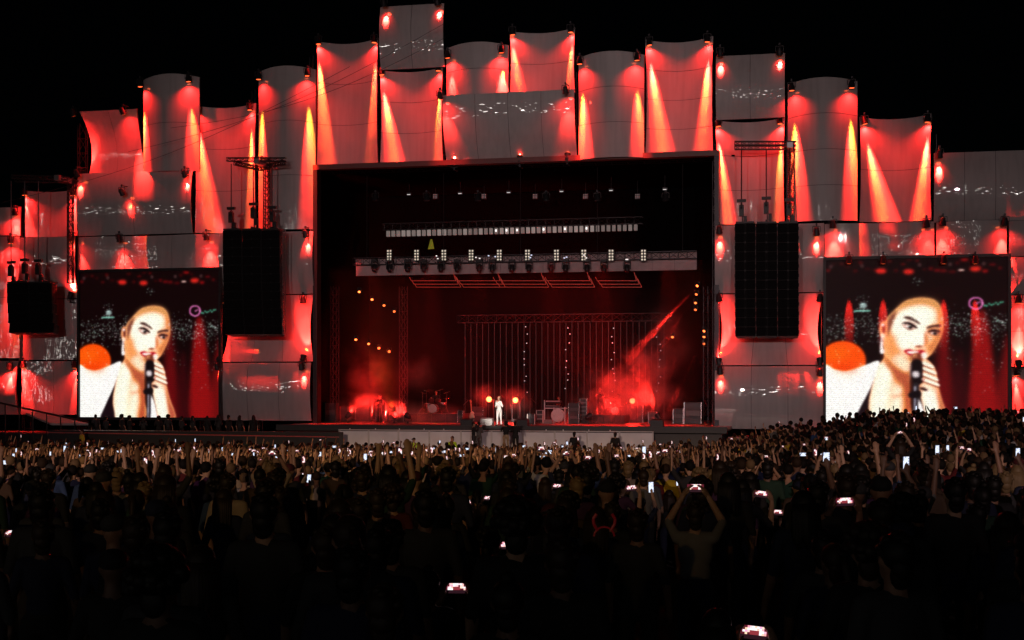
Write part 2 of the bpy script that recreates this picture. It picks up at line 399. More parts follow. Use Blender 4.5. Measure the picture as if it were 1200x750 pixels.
# above the opening
panel('p15', 'tall hollow panel over the left end of the opening', 371, 443, 46, 193, 'VC', 0.45, 0.5, 0, 2, 0, 0.15)
panel('p16', 'highest panel at the very top of the facade', 446, 521, 6, 80, 'HX', 0.1, 0.32, 0.03, 0, 1)
panel('p17', 'hollow panel directly below the highest panel', 445, 519, 80, 191, 'VC', 0.5, 0.45, 0, 2, 0, 0.12)
panel('p18', 'short bulging panel right of the highest panel', 523, 596, 55, 113, 'VX', 0.25, 0.5, 0, 1, 0, 0.2)
panel('p19', 'short hollow panel above the centre of the opening', 597, 674, 34, 110, 'VC', 0.55, 0.45, 0, 1, 0, 0.12)
panel('p20', 'wide barrel panel over the centre of the opening', 521, 675, 110, 188, 'HX', -0.1, 0.30, 0.26, 0, 3)
panel('p21', 'bulging panel right of the wide barrel panel', 678, 755, 66, 186, 'VX', 0.0, 0.55, 0, 2, 0, 0.2)
panel('p22', 'tall hollow panel over the right end of the opening', 756, 836, 44, 184, 'VC', 0.5, 0.5, 0, 3, 0, 0.15)
# right of the opening
panel('p23', 'square barrel panel at the top right of the opening', 839, 920, 64, 139, 'HX', 0.1, 0.32, 0.02, 0, 1)
panel('p24', 'hollow panel above the right hanging speakers', 838, 920, 139, 262, 'VC', 0.5, 0.45, 0, 2, 0, 0.12)
panel('p25', 'tall bulging panel right of the right speaker rig', 923, 1005, 97, 260, 'VX', 0.0, 0.6, 0, 3, 0, 0.2)
panel('p26', 'hollow panel above the right video screen', 1007, 1092, 135, 259, 'VC', 0.5, 0.5, 0, 1, 0, 0.12)
panel('p27', 'long barrel panel at the right picture border', 1094, 1240, 177, 259, 'HX', 0.1, 0.30, 0.03, 0, 3)
panel('p28', 'wavy strip panel over the left of the right screen', 966, 1095, 261, 301, 'U', 0.2, 0.16, 0, 0, 1)
panel('p29', 'small bulging strip panel over the right screen', 1097, 1180, 259, 301, 'VX', 0.0, 0.35, 0, 0, 0)
panel('p30', 'small strip panel at the right picture border', 1182, 1240, 258, 300, 'HX', 0.25, 0.25, 0, 0, 0)
panel('p31', 'barrel panel behind the right hanging speakers', 838, 966, 263, 343, 'HX', 0.0, 0.28, 0.05, 0, 2)
panel('p32', 'smooth pinkish panel under the right hanging speakers', 838, 966, 344, 428, 'HC', 0.3, 0.35, 0, 0, 2)
panel('p33', 'lowest barrel panel right of the stage opening', 838, 967, 429, 503, 'HX', 0.05, 0.26, 0.02, 0, 2)
panel('p34', 'upper panel right of the right video screen', 1183, 1240, 301, 345, 'HX', 0.2, 0.3, 0, 0, 0)
panel('p35', 'tall panel right of the right video screen', 1185, 1240, 346, 430, 'VX', 0.1, 0.4, 0, 1, 0)
panel('p36', 'lowest panel at the right picture border', 1185, 1240, 431, 500, 'VC', 0.3, 0.4, 0, 0, 0)
# scaffold columns carrying the panels
for px in (-30, 30, 95, 230, 300, 368, 842, 922, 970, 1090, 1185, 1235):
    p = at(px, 400, 1.5); top = {230: 130, 300: 100, 95: 140, 368: 60, 842: 70, 922: 100, 970: 110, 1090: 150}.get(px, 250)
    zt = at(px, top, 1.5).z-0.3
    mb = MB(); mb.truss((p.x, 1.7, 0.0), (p.x, 1.7, zt), 0.5, int(zt/0.9)); mb.build('scaffold_column', DARKM, FAC)
mb = MB(); 
for px in (372, 445, 521, 597, 676, 757, 835):
    p = at(px, 120, 1.5); mb.truss((p.x, 1.7, ZT+0.5), (p.x, 1.7, at(px, 85, 1.5).z), 0.45, 8)
mb.truss((XL-0.6, 1.7, ZT+0.45), (XR+0.6, 1.7, ZT+0.45), 0.8, 26, 0.04); mb.build('header_truss', DARKM, FAC)

# lamps: straight down the edges on bulging panels, inwards on hollow ones
down('p1', 95, 136, 96, 200, 260, 14, 0.6, 200); down('p1', 152, 134, 163, 196, 1500, 8, 0.45, 260)
upl('p1', 96, 203, 380, 0.5)
down('p2', 168, 100, 171, 200, 9000, 6); down('p2', 226, 95, 231, 200, 4200, 7)
down('p3', 231, 128, 243, 280, 15000, 6.5); down('p3', 293, 126, 296, 265, 15000, 4.5)
down('p4', 307, 92, 308, 265, 17000, 4.5); down('p4', 364, 88, 366, 270, 17000, 4.5)
oval('p5', 97, 214); oval('p5', 222, 214); oval('p5', 152, 236, 200, 0.7, 'upper middle', 0.2)
down('p6', 30, 226, 33, 275, 1500, 9); down('p6', 86, 226, 88, 275, 1500, 9)
down('p8', 88, 281, 95, 312, 500, 16, 0.6, 40); down('p8', 145, 281, 146, 312, 420, 16, 0.6, 40, 48, 'upper middle'); down('p8', 247, 279, 248, 312, 420, 16, 0.6, 40)
down('p7', 22, 250, 20, 276, 500, 14); down('p9b', 18, 283, 17, 400, 3800, 8)
upl('p9', 86, 348, 700, 0.5)
oval('p10', 363, 284)
down('p11', 263, 352, 262, 400, 130, 22, 0.5, 60); down('p11', 358, 352, 360, 400, 130, 22, 0.5, 60)
upl('p11', 261, 421, 520, 0.6); upl('p11', 359, 421, 520, 0.6)
oval('p12', 260, 438); oval('p12', 358, 438)
down('p13', 88, 428, 87, 484, 1400, 9); down('p13b', 17, 430, 14, 480, 900, 12)
down('p13', 28, 428, 30, 480, 900, 10)
down('p15', 374, 49, 379, 190, 17000, 5); down('p15', 439, 47, 437, 190, 8000, 5)
oval('p16', 454, 16, 700); oval('p16', 516, 14, 700)
down('p17', 448, 85, 462, 200, 14000, 6); down('p17', 514, 80, 516, 190, 9000, 4.5)
down('p18', 527, 67, 531, 113, 2400, 9); down('p18', 590, 61, 591, 120, 6500, 8)
down('p19', 601, 38, 606, 110, 4200, 8); down('p19', 669, 35, 670, 112, 3600, 7)
down('p20', 523, 118, 526, 180, 420, 16, 0.9, 100); down('p20', 668, 112, 670, 180, 420, 16, 0.9, 100)
upl('p20', 531, 188, 460, 0.25, None, 38, 0.5); upl('p20', 608, 187, 340, 0.25, 'middle of the lower', 38, 0.5); upl('p20', 664, 186, 460, 0.25, None, 38, 0.5)
down('p21', 681, 74, 686, 186, 14000, 5.5); down('p21', 748, 70, 751, 186, 6000, 6)
down('p22', 761, 50, 777, 195, 18000, 6); down('p22', 829, 46, 826, 190, 16000, 6)
oval('p23', 845, 74, 700); oval('p23', 914, 72, 700)
down('p24', 842, 145, 850, 262, 15000, 6); down('p24', 914, 142, 917, 258, 9000, 4.5)
down('p25', 928, 105, 936, 258, 16000, 5.5); down('p25', 998, 102, 1000, 255, 14000, 5)
down('p26', 1013, 142, 1041, 268, 15000, 6.5); down('p26', 1087, 140, 1080, 262, 15000, 6)
oval('p27', 1100, 192, 700); down('p28', 976, 265, 977, 300, 700, 16, 0.6, 100); down('p28', 1085, 264, 1090, 300, 260, 16, 0.6, 100)
down('p29', 1104, 262, 1102, 300, 600, 15, 0.6, 100); down('p29', 1176, 262, 1175, 300, 700, 15, 0.6, 100)
oval('p31', 844, 280, 600); oval('p31', 957, 282, 600)
down('p32', 843, 350, 842, 400, 130, 22, 0.5, 60); down('p32', 961, 350, 962, 400, 130, 22, 0.5, 60)
upl('p32', 843, 425, 520, 0.6); upl('p32', 961, 425, 520, 0.6)
oval('p33', 845, 443); oval('p33', 961, 445)
down('p35', 1192, 352, 1191, 425, 2600, 8); upl('p35', 1192, 428, 600, 0.5); down('p36', 1192, 436, 1193, 490, 1500, 10)

# ------------------------------------------------------------------ video screens
def screen_image(Wd=232, Hd=240):
    rs = np.random.RandomState(3)
    img = np.zeros((Hd, Wd, 3))
    yy, xx = np.mgrid[0:Hd, 0:Wd]; U = (xx+0.5)/Wd; Vv = (yy+0.5)/Hd
    def Z(p): return [((x-42)/658.0, (y-20)/700.0) for x, y in p]
    def curve(p, n=6):
        p = np.array(p); N = len(p); out = []
        for i in range(N):
            a, b, c, d = p[i-1], p[i], p[(i+1) % N], p[(i+2) % N]
            for k in range(n):
                t = k/n; out.append(0.5*((2*b)+(-a+c)*t+(2*a-5*b+4*c-d)*t*t+(-a+3*b-3*c+d)*t**3))
        return np.array(out)
    def mask(p, smooth=True, blur=0.7):
        q = curve(p) if smooth else np.array(p)
        acc = np.zeros((Hd, Wd))
        for ox, oy in ((-.25, -.25), (.25, -.25), (-.25, .25), (.25, .25)):
            X = (xx+0.5+ox)/Wd; Y = (yy+0.5+oy)/Hd; ins = np.zeros((Hd, Wd), bool)
            for i in range(len(q)):
                x1, y1 = q[i-1]; x2, y2 = q[i]
                if y1 == y2: continue
                c = ((y1 > Y) != (y2 > Y)) & (X < (x2-x1)*(Y-y1)/(y2-y1)+x1); ins ^= c
            acc += ins
        return gb(acc/4, blur)
    def gb(m, s):
        if s <= 0: return m
        r = int(3*s)+1; k = np.exp(-0.5*(np.arange(-r, r+1)/s)**2); k /= k.sum()
        m = np.apply_along_axis(lambda a: np.convolve(np.pad(a, r, 'edge'), k, 'valid'), 0, m)
        return np.apply_along_axis(lambda a: np.convolve(np.pad(a, r, 'edge'), k, 'valid'), 1, m)
    def put(m, col, a=1.0):
        nonlocal img
        img = img*(1-m[..., None]*a)+np.array(col)[None, None]/255.0*m[..., None]*a
    def P(pts, col, a=1.0, blur=0.7, smooth=True): put(mask(Z(pts), smooth, blur), col, a)
    def E(cx, cy, rx, ry, col, a=1.0, blur=0.8, rot=0.0):
        c, s = math.cos(rot), math.sin(rot)
        P([(cx+rx*math.cos(t)*c-ry*math.sin(t)*s, cy+rx*math.cos(t)*s+ry*math.sin(t)*c) for t in np.linspace(0, 2*math.pi, 12, endpoint=False)], col, a, blur)
    img[:] = (0.055, 0.004, 0.008)
    # red washes of the stage behind
    P([(590, 270), (625, 270), (660, 560), (665, 720), (560, 720), (565, 520)], (150, 12, 14), 0.9, 3)
    P([(455, 330), (480, 330), (520, 720), (440, 720)], (120, 8, 12), 0.8, 5)
    P([(690, 380), (700, 380), (700, 720), (640, 720)], (130, 10, 12), 0.8, 4)
    P([(520, 430), (545, 440), (560, 720), (500, 720)], (60, 4, 8), 0.8, 4)
    for k in range(26): E(50+k*25+rs.uniform(-6, 6), 55+rs.uniform(-30, 25), rs.uniform(5, 16), rs.uniform(3, 8), (150+rs.randint(60), 10, 14), rs.uniform(.15, .7), 1.4)
    for x, y in ((245, 70), (585, 68), (345, 75)): E(x, y, 20, 12, (240, 40, 30), 0.8, 1.6)
    for x in (60, 175, 385, 495, 615): E(x, 47, 7, 8, (120, 80, 80), 0.5, 0.8)
    E(535, 72, 12, 4, (255, 200, 190), 0.9)
    # crowd of phone lights
    def dots(n, x0, x1, y0, y1, g=True):
        for k in range(n):
            x = rs.uniform(x0, x1); y = rs.normal((y0+y1)/2, (y1-y0)/4.2) if g else rs.uniform(y0, y1)
            i = int((y-20)/700*Hd); j = int((x-42)/658*Wd); b = rs.uniform(0.35, 1.0)
            if 0 <= i < Hd-1 and 0 <= j < Wd-1:
                c = np.array([0.8, 1.0, 0.92])*b if rs.rand() < .6 else np.array([1, 1, 1])*b
                img[i, j] = np.maximum(img[i, j], c)
                if rs.rand() < .45: img[i, j+1] = np.maximum(img[i, j+1], c*0.7)
    dots(330, 44, 300, 235, 375); dots(360, 440, 698, 232, 380); dots(26, 440, 690, 370, 480, False); dots(8, 560, 690, 480, 600, False)
    dots(10, 355, 395, 98, 132, False); dots(16, 165, 195, 195, 238, False); dots(8, 145, 210, 172, 190, False)
    P([(145, 236), (207, 236), (207, 241), (145, 241)], (150, 240, 215), 0.9, 0.5, False)
    E(180, 216, 14, 13, (200, 240, 235), 0.6)
    # ring sign with a hand inside, teal scribble
    ring = np.abs(np.hypot((U-(587-42)/658)*658, (Vv-(212-20)/700)*700)-24) < 3.2; put(gb(ring.astype(float), 0.6), (225, 120, 185), 0.95)
    P([(585, 212), (603, 203), (605, 207), (588, 218)], (225, 120, 185), .9, .6, False)
    for k in range(9): E(618+k*8, 222-k*1.5+4*math.sin(k*2.3), 4, 3.5, (90, 225, 180), 0.9, 0.5)
    # orange disc
    E(104, 450, 86, 84, (222, 70, 5), 1, 1.0); E(85, 420, 45, 35, (240, 92, 10), 0.6, 6)
    # neck, chest
    P([(262, 400), (254, 440), (230, 482), (207, 560), (199, 640), (203, 722), (352, 722), (352, 640), (348, 560), (352, 490), (350, 440)], (222, 138, 92))
    P([(246, 462), (232, 505), (216, 580), (210, 660), (214, 722), (262, 722), (266, 620), (276, 540), (280, 500), (262, 470)], (255, 232, 204), 1, 4)
    P([(262, 430), (290, 462), (322, 492), (350, 502), (352, 560), (334, 575), (304, 545), (282, 500), (262, 468)], (150, 66, 40), 0.85, 3)
    P([(300, 560), (318, 575), (312, 650), (306, 722), (275, 722), (285, 640)], (255, 224, 190), 0.85, 5)
    P([(326, 575), (350, 560), (352, 722), (320, 722), (330, 650)], (150, 58, 30), 0.85, 3)
    P([(288, 600), (330, 588), (332, 597), (290, 612)], (170, 90, 56), 0.6, 2)
    # white jacket and its dark lapel
    P([(30, 484), (75, 488), (118, 494), (180, 474), (236, 452), (228, 500), (205, 570), (165, 660), (140, 730), (30, 730)], (255, 253, 252), 1, 0.9, True)
    P([(150, 500), (200, 480), (205, 500), (170, 600), (120, 720), (100, 720)], (236, 226, 232), 0.5, 6)
    P([(224, 505), (207, 580), (197, 640), (206, 730), (138, 730), (170, 650), (200, 585)], (22, 8, 14), 1, 0.8)
    P([(372, 612), (392, 640), (412, 725), (366, 725)], (252, 246, 250), 1, 0.8)
    P([(398, 640), (420, 690), (440, 725), (412, 725)], (30, 10, 18), 1, 0.8)
    # head
    P([(300, 230), (335, 198), (385, 185), (430, 191), (455, 212), (468, 250), (472, 300), (466, 345), (448, 388), (428, 425), (395, 458), (345, 496), (316, 486), (282, 456), (258, 414), (252, 330), (264, 275), (282, 250)], (226, 148, 102))
    P([(282, 300), (296, 262), (335, 238), (395, 226), (432, 246), (425, 290), (402, 318), (398, 372), (362, 392), (332, 404), (322, 380), (335, 345), (300, 340)], (255, 238, 212), 1, 4)
    P([(318, 330), (345, 335), (362, 352), (352, 392), (322, 402), (300, 375)], (255, 240, 216), 0.95, 4)
    P([(262, 330), (292, 345), (318, 400), (326, 446), (345, 480), (322, 486), (284, 456), (260, 412)], (196, 108, 66), 0.8, 4)       # cheek hollow and jaw
    P([(292, 440), (318, 430), (335, 452), (345, 490), (322, 482)], (246, 200, 160), 0.8, 4)
    P([(448, 225), (470, 262), (470, 330), (448, 388), (425, 425), (414, 396), (440, 356), (455, 300)], (172, 84, 52), 0.9, 3)
    P([(296, 240), (330, 200), (385, 185), (432, 191), (458, 214), (464, 240), (436, 226), (390, 214), (340, 224), (306, 250), (284, 286), (268, 300), (276, 262)], (172, 112, 70), 0.9, 3)  # slicked fair hair
    for q in range(0): P([(300+q*15, 232-q*4+q*q*.55), (312+q*15, 200-q*2+q*q*.5), (316+q*15, 201-q*2+q*q*.5), (305+q*15, 233-q*4+q*q*.55)], (120, 70, 44), 0.5, 0.8)
    P([(280, 262), (300, 240), (296, 268), (276, 330), (266, 345), (264, 300)], (96, 44, 36), 0.8, 1.8)
    E(253, 318, 15, 37, (206, 128, 94), 1, 0.8); E(255, 314, 6, 23, (90, 34, 24), 0.9, 1.0); E(249, 345, 6, 10, (240, 190, 160), 0.8, 1)   # ear
    E(252, 300, 5, 5, (245, 245, 245), 0.9); P([(245, 352), (250, 352), (251, 405), (241, 400)], (235, 225, 225), 0.85, 0.7); E(248, 412, 7, 11, (250, 245, 250), 0.9, .8)
    # brows, eyes
    P([(324, 266), (345, 263), (368, 274), (389, 295), (384, 299), (360, 284), (335, 274)], (52, 24, 22), .95, 0.9)
    P([(410, 310), (432, 302), (460, 300), (460, 309), (434, 311), (414, 317)], (52, 24, 22), .95, 0.9)
    E(347, 303, 29, 17, (150, 70, 60), 0.75, 2.2, 0.35); E(436, 331, 25, 15, (140, 62, 54), 0.75, 2.2, 0.1)
    E(347, 308, 16, 5, (215, 195, 190), 1, 0.7, 0.35); E(437, 337, 13, 4.5, (205, 185, 180), 1, 0.7, 0.15)
    E(352, 310, 8, 6, (20, 8, 10), 1, 0.6); E(441, 338, 7, 5.5, (20, 8, 10), 1, 0.6)
    P([(318, 294), (345, 288), (370, 304), (378, 318), (345, 298)], (14, 4, 6), 1, 0.6); P([(414, 330), (436, 321), (462, 330), (436, 329)], (14, 4, 6), 1, 0.6)
    P([(326, 306), (345, 318), (368, 320), (345, 322)], (40, 14, 14), .8, 0.6)
    # nose, lips
    P([(394, 312), (404, 350), (406, 380), (386, 390), (364, 382), (374, 352)], (255, 240, 216), 1, 2)
    P([(402, 326), (416, 358), (412, 386), (400, 390)], (176, 86, 56), 0.9, 1.5); E(382, 391, 15, 5, (120, 44, 34), 0.95, 0.9); E(352, 384, 6, 12, (200, 120, 84), .6, 1.5)
    P([(328, 409), (348, 402), (366, 409), (392, 406), (406, 416), (380, 428), (348, 430)], (160, 22, 34), 1, 0.8); P([(342, 413), (380, 413), (376, 419), (346, 420)], (250, 240, 236), 0.95, 0.5)
    E(350, 442, 20, 5, (176, 96, 64), 0.7, 2)
    # hand
    P([(384, 452), (404, 442), (428, 462), (446, 500), (454, 560), (470, 630), (492, 690), (492, 725), (420, 725), (402, 660), (388, 600), (382, 560), (398, 540), (392, 500)], (226, 146, 104))
    P([(400, 560), (432, 590), (450, 650), (458, 722), (425, 722), (406, 650)], (255, 240, 220), 1, 4)
    P([(448, 560), (470, 640), (494, 700), (490, 724), (470, 724), (456, 650)], (150, 64, 44), 0.85, 2)
    for a, b in (((386, 458), (430, 480)), ((388, 480), (438, 506)), ((392, 506), (446, 534)), ((398, 532), (450, 556))):
        P([(a[0]-2, a[1]-6), (b[0], b[1]-8), (b[0]+4, b[1]+3), (a[0], a[1]+5)], (255, 232, 206), 1, 0.7); P([(a[0], a[1]+6), (b[0], b[1]+5), (b[0], b[1]+9), (a[0], a[1]+10)], (84, 24, 20), 1, 0.6); E(a[0]+2, a[1], 5, 3.5, (150, 30, 40), .9, .6)
    E(400, 572, 17, 6, (30, 6, 10), 0.95, 0.9, 0.4)
    # microphone and stand
    E(376, 436, 21, 18, (128, 54, 34), 1, 0.8); E(366, 431, 12, 8, (225, 150, 112), 0.8, 1.4); E(400, 430, 9, 13, (250, 240, 236), 0.8, 1.0)
    for q in range(6): P([(350+q*9, 425), (353+q*9, 425), (352+q*9, 455), (349+q*9, 455)], (60, 20, 14), 0.6, 0.5, False)
    P([(358, 452), (392, 452), (396, 500), (386, 544), (364, 544), (355, 500)], (18, 8, 10), 1, 0.8)
    P([(360, 498), (382, 498), (384, 520), (362, 522)], (205, 190, 195), 0.85, 1.0); P([(350, 465), (356, 465), (354, 530), (349, 500)], (110, 90, 95), .8, .7)
    P([(361, 545), (382, 545), (380, 725), (360, 725)], (36, 28, 34), 1, 0.7, False); P([(366, 560), (372, 560), (370, 725), (364, 725)], (175, 170, 185), 0.9, 0.7, False)
    P([(348, 588), (386, 578), (388, 606), (350, 608)], (16, 8, 12), 1, 0.6)
    # lights seen through, then a crisper picture with sensor noise
    E(120, 490, 60, 30, (190, 50, 4), .6, 6); dots(60, 285, 470, 236, 330); dots(14, 50, 170, 390, 470, False)
    bl = np.stack([gb(img[..., c], 1.2) for c in range(3)], -1)
    img = 0.5*img+0.5*bl; sk_m = np.clip((img[..., 0]-0.45)*2, 0, 1)[..., None]; img = img+sk_m*(0.10, 0.10, 0.09)*(img > 0.35)
    lum = img.mean(2, keepdims=True); km = np.clip((lum-0.18)*5, 0, 1); nl = np.clip((lum-0.42)*1.22+0.46, 0.02, 1.0); im2 = img*nl/np.maximum(lum, 0.02); wk = gb(np.clip((nl-0.62)*1.3, 0, 0.45)[..., 0], 1.0)[..., None]; sat = (img[..., 0:1]-img[..., 2:3]); wk = wk*(sat < 0.62); im2 = im2*(1-wk)+wk*np.array((1.0, 0.975, 0.94)); img = img*(1-km)+km*np.clip(im2, 0, 1)
    img = np.stack([gb(img[..., c], 0.75) for c in range(3)], -1)
    img = np.clip(img, 0, 1)*(1+rs.normal(0, 0.05, (Hd, Wd, 1)))+rs.normal(0, 0.008, (Hd, Wd, 3))
    img[::3] *= 0.94
    return np.clip(img, 0, 1)
def screen_mesh():
    img = screen_image(); H_, W_, _ = img.shape
    lin = np.where(img <= 0.04045, img/12.92, ((img+0.055)/1.055)**2.4)
    xs = np.linspace(0, 1, W_+1); zs = np.linspace(1, 0, H_+1)
    vx, vz = np.meshgrid(xs, zs); co_ = np.stack([vx.ravel(), np.zeros(vx.size), vz.ravel()], 1)
    q = np.arange(H_*(W_+1)).reshape(H_, W_+1)[:, :-1].ravel()
    fc = np.stack([q, q+W_+1, q+W_+2, q+1], 1)
    me = bpy.data.meshes.new('display'); me.from_pydata(co_.tolist(), [], fc.tolist())
    ca = me.color_attributes.new('picture', 'FLOAT_COLOR', 'CORNER')
    c4 = np.concatenate([lin.reshape(-1, 3), np.ones((H_*W_, 1))], 1).repeat(4, 0).astype(np.float32)
    ca.data.foreach_set('color', c4.ravel()); me.update(); return me
DISP = screen_mesh(); SCRM = attr_mat('led_screen', 'picture', True, 1.05, 0.5, 0.012); DISP.materials.append(SCRM)
SCRM.cycles.emission_sampling = 'FRONT'
for (x0, x1, y0, y1, lab) in ((94, 257, 318, 489, 'left video screen showing a singer close up with microphone'), (968, 1181, 303, 497, 'right video screen showing a singer close up, red lamp spots on it')):
    a = at(x0, 400, -0.35); b = at(x1, 400, -0.35); zt = at((x0+x1)/2, y0, -0.35).z; zb = at((x0+x1)/2, y1, -0.35).z
    t = thing('video_screen', lab, 'screen', (a.x, -0.35, zb), 0, 'video screens')
    o = link('display', DISP, None, t); o.scale = (b.x-a.x, 1, zt-zb); o.location = (0, -0.0, 0)
    w = b.x-a.x; h = zt-zb
    mb = MB(); mb.box((w/2, 0.16, h/2), (w+0.1, 0.28, h+0.1)); mb.build('housing', BLACK, t)
    for c, d in (((w/2, 0.0, h+0.09), (w+0.3, 0.3, 0.16)), ((-0.08, 0, h/2), (0.14, 0.3, h)), ((w+0.08, 0, h/2), (0.14, 0.3, h)), ((w/2, 0, -0.09), (w+0.3, 0.3, 0.16))):
        mb = MB(); mb.box(c, d); mb.build('frame_bar', BLACK, t)
    if x0 > 500:     # four small red lamps above the screen wash down its face
        for k, px in enumerate((995, 1035, 1106, 1143)):
            p = at(px, 305, -1.0); tg = at(px, 372, -0.35)
            floodlight(p, tg, 'small red floodlight above the right video screen, %s from its left end' % ('first', 'second', 'third', 'fourth')[k], 9000, 5.5, 20, False, 0.8, 0, RED, 0.7)

# ------------------------------------------------------------------ stage house: opening frame, drapes, LED curtain, roof rig
house = thing('stage_house', 'black draped stage house inside the facade opening', 'stage house')
wx = XR-XL
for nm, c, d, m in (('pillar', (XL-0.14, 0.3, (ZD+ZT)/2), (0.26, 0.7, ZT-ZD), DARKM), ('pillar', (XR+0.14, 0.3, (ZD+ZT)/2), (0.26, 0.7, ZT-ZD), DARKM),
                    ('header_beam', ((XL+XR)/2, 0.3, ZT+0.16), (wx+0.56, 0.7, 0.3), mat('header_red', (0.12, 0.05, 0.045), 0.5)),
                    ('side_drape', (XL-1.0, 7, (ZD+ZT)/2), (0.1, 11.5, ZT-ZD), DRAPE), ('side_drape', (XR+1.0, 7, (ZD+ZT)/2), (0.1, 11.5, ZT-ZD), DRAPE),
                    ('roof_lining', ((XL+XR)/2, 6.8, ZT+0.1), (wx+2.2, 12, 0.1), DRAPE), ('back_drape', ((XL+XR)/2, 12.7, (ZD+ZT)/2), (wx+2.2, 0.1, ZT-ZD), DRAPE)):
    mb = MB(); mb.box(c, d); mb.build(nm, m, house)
# LED string curtain at the back
cur = thing('led_curtain', 'curtain of thin pale vertical strings at the back of the stage', 'curtain')
strm = mat('led_string', (0.02, 0.018, 0.018), 0.5, emit=(1.0, 0.8, 0.75), estr=0.010); ledm = mat('led_pixel', (0.5, 0.5, 0.5), 0.4, emit=(0.9, 0.95, 1.0), estr=0.6)
xa = at(545, 420, 12.2).x; xb = at(778, 420, 12.2).x; za = at(660, 378, 12.2).z
n = 34
for i in range(n):
    x = xa+(xb-xa)*i/(n-1); mb = MB(); mb.box((x, 12.2, (za+ZD)/2), (0.035, 0.03, za-ZD)); mb.build('string', strm, cur)
for px in (617, 665, 718, 772):
    for k in range(9):
        p = at(px+RNG.uniform(-3, 3), 385+k*9+RNG.uniform(-3, 3), 12.1); mb = MB(); mb.box(p, (0.06, 0.05, 0.05)); mb.build('led_pixel', ledm, cur)
mb = MB(); mb.truss((xa-0.5, 12.2, za+0.3), (xb+0.5, 12.2, za+0.3), 0.5, 22); mb.build('curtain_truss', BLACK, cur)

# row of small white boxes (upper LED batten)
bat = thing('light_batten', 'long row of small pale lamps high in the stage', 'light batten')
pa = at(455, 274, 5.0); pb = at(745, 270, 5.0); n = 48
whm = [mat('batten_face_%d' % k, (0.4, 0.38, 0.36), 0.5, emit=(1, 0.86, 0.78), estr=e) for k, e in enumerate((0.07, 0.16, 0.10))]; hot = mat('batten_hot', (0.7, 0.7, 0.7), 0.4, emit=(1, 0.97, 0.95), estr=1.3)
for i in range(n):
    p = pa+(pb-pa)*(i/(n-1)); mb = MB(); mb.box((p.x, 5.0, pa.z), (0.2, 0.2, 0.36)); mb.build('lamp_box', RNG.choice(whm), bat)
    if i in (23, 25, 30, 34, 38, 21): mb = MB(); mb.box((p.x, 4.87, pa.z+0.02), (0.09, 0.03, 0.13)); mb.build('lit_cell', hot, bat)
mb = MB(); mb.truss((pa.x-0.4, 5.2, pa.z+0.45), (pb.x+0.4, 5.2, pa.z+0.45), 0.4, 30); mb.build('truss', BLACK, bat)
# upper back lamps
for k, px in enumerate((479, 539, 596, 658, 716, 779)):
    p = at(px, 228-0.02*(px-479), 7.0); t = thing('roof_lamp', 'tiny dim white lamp up in the stage roof, %s from the left' % ('first', 'second', 'third', 'fourth', 'fifth', 'sixth')[k], 'lamp', p, 0, 'roof lamps')
    mb = MB(); mb.box((0, 0.1, 0.05), (0.3, 0.2, 0.16)); mb.tube((0, .1, .1), (0, .1, ZT-p.z+0.05), 0.03); mb.build('housing', BLACK, t); mb = MB(); mb.box((0, -0.01, 0.0), (0.22, 0.02, 0.045)); mb.build('face', mat('dim_white_face', (.5, .5, .5), .5, emit=(1, .95, .95), estr=0.55), t)
for k, px in enumerate((510, 567, 627, 686, 747)):
    p = at(px, 230, 9.0); t = thing('roof_lamp', 'faint square grid lamp in the stage roof, %s from the left' % ('first', 'second', 'third', 'fourth', 'fifth')[k], 'lamp', p, 0, 'roof grid lamps')
    mb = MB(); mb.box((0, 0.1, 0.0), (0.34, 0.2, 0.34)); mb.tube((0, .1, .1), (0, .1, ZT-p.z+0.05), 0.03); mb.build('housing', BLACK, t)
    for a in (-0.1, 0, 0.1):
        for b in (-0.1, 0.0, 0.1): mb = MB(); mb.box((a, -0.01, b), (0.05, 0.02, 0.05)); mb.build('cell', mat('dim_cell', (.4, .35, .35), .5, emit=(1, .8, .8), estr=0.12), t)

# main lighting truss with pale cloth band, blinders and moving heads
tr = thing('lighting_truss', 'main lighting truss with a pale cloth band across the stage', 'truss')
pa = at(415, 312, 3.0); pb = at(816, 308, 3.0); zt_ = pa.z
mb = MB(); mb.truss((pa.x, 3.0, zt_+0.28), (pb.x, 3.0, zt_+0.28), 0.42, 40, 0.03); mb.build('truss_frame', DARKM, tr)
bandm = mat('pale_band_cloth', (0.5, 0.4, 0.4), 0.7, var=0.25, scale=2.5)
nb = 16
for i in range(nb):
    w = (pb.x-pa.x)/nb; mb = MB(); mb.box((pa.x+w*(i+0.5), 3.35, zt_-0.02), (w-0.015, 0.04, 1.12)); mb.build('cloth_panel', bandm, tr)
for px in (430, 520, 610, 700, 800):
    p = at(px, 300, 3.0); mb = MB(); mb.tube((p.x, 3.0, zt_+0.4), (p.x, 3.0, ZT+0.08), 0.02); mb.build('hanging_cable', BLACK, tr)
ords = ['first', 'second', 'third', 'fourth', 'fifth', 'sixth', 'seventh', 'eighth', 'ninth', 'tenth', 'eleventh', 'twelfth', 'thirteenth', 'fourteenth', 'fifteenth']
cellm = mat('blinder_cell', (0.6, 0.55, 0.5), 0.3, emit=(1.0, 0.86, 0.66), estr=0.55)
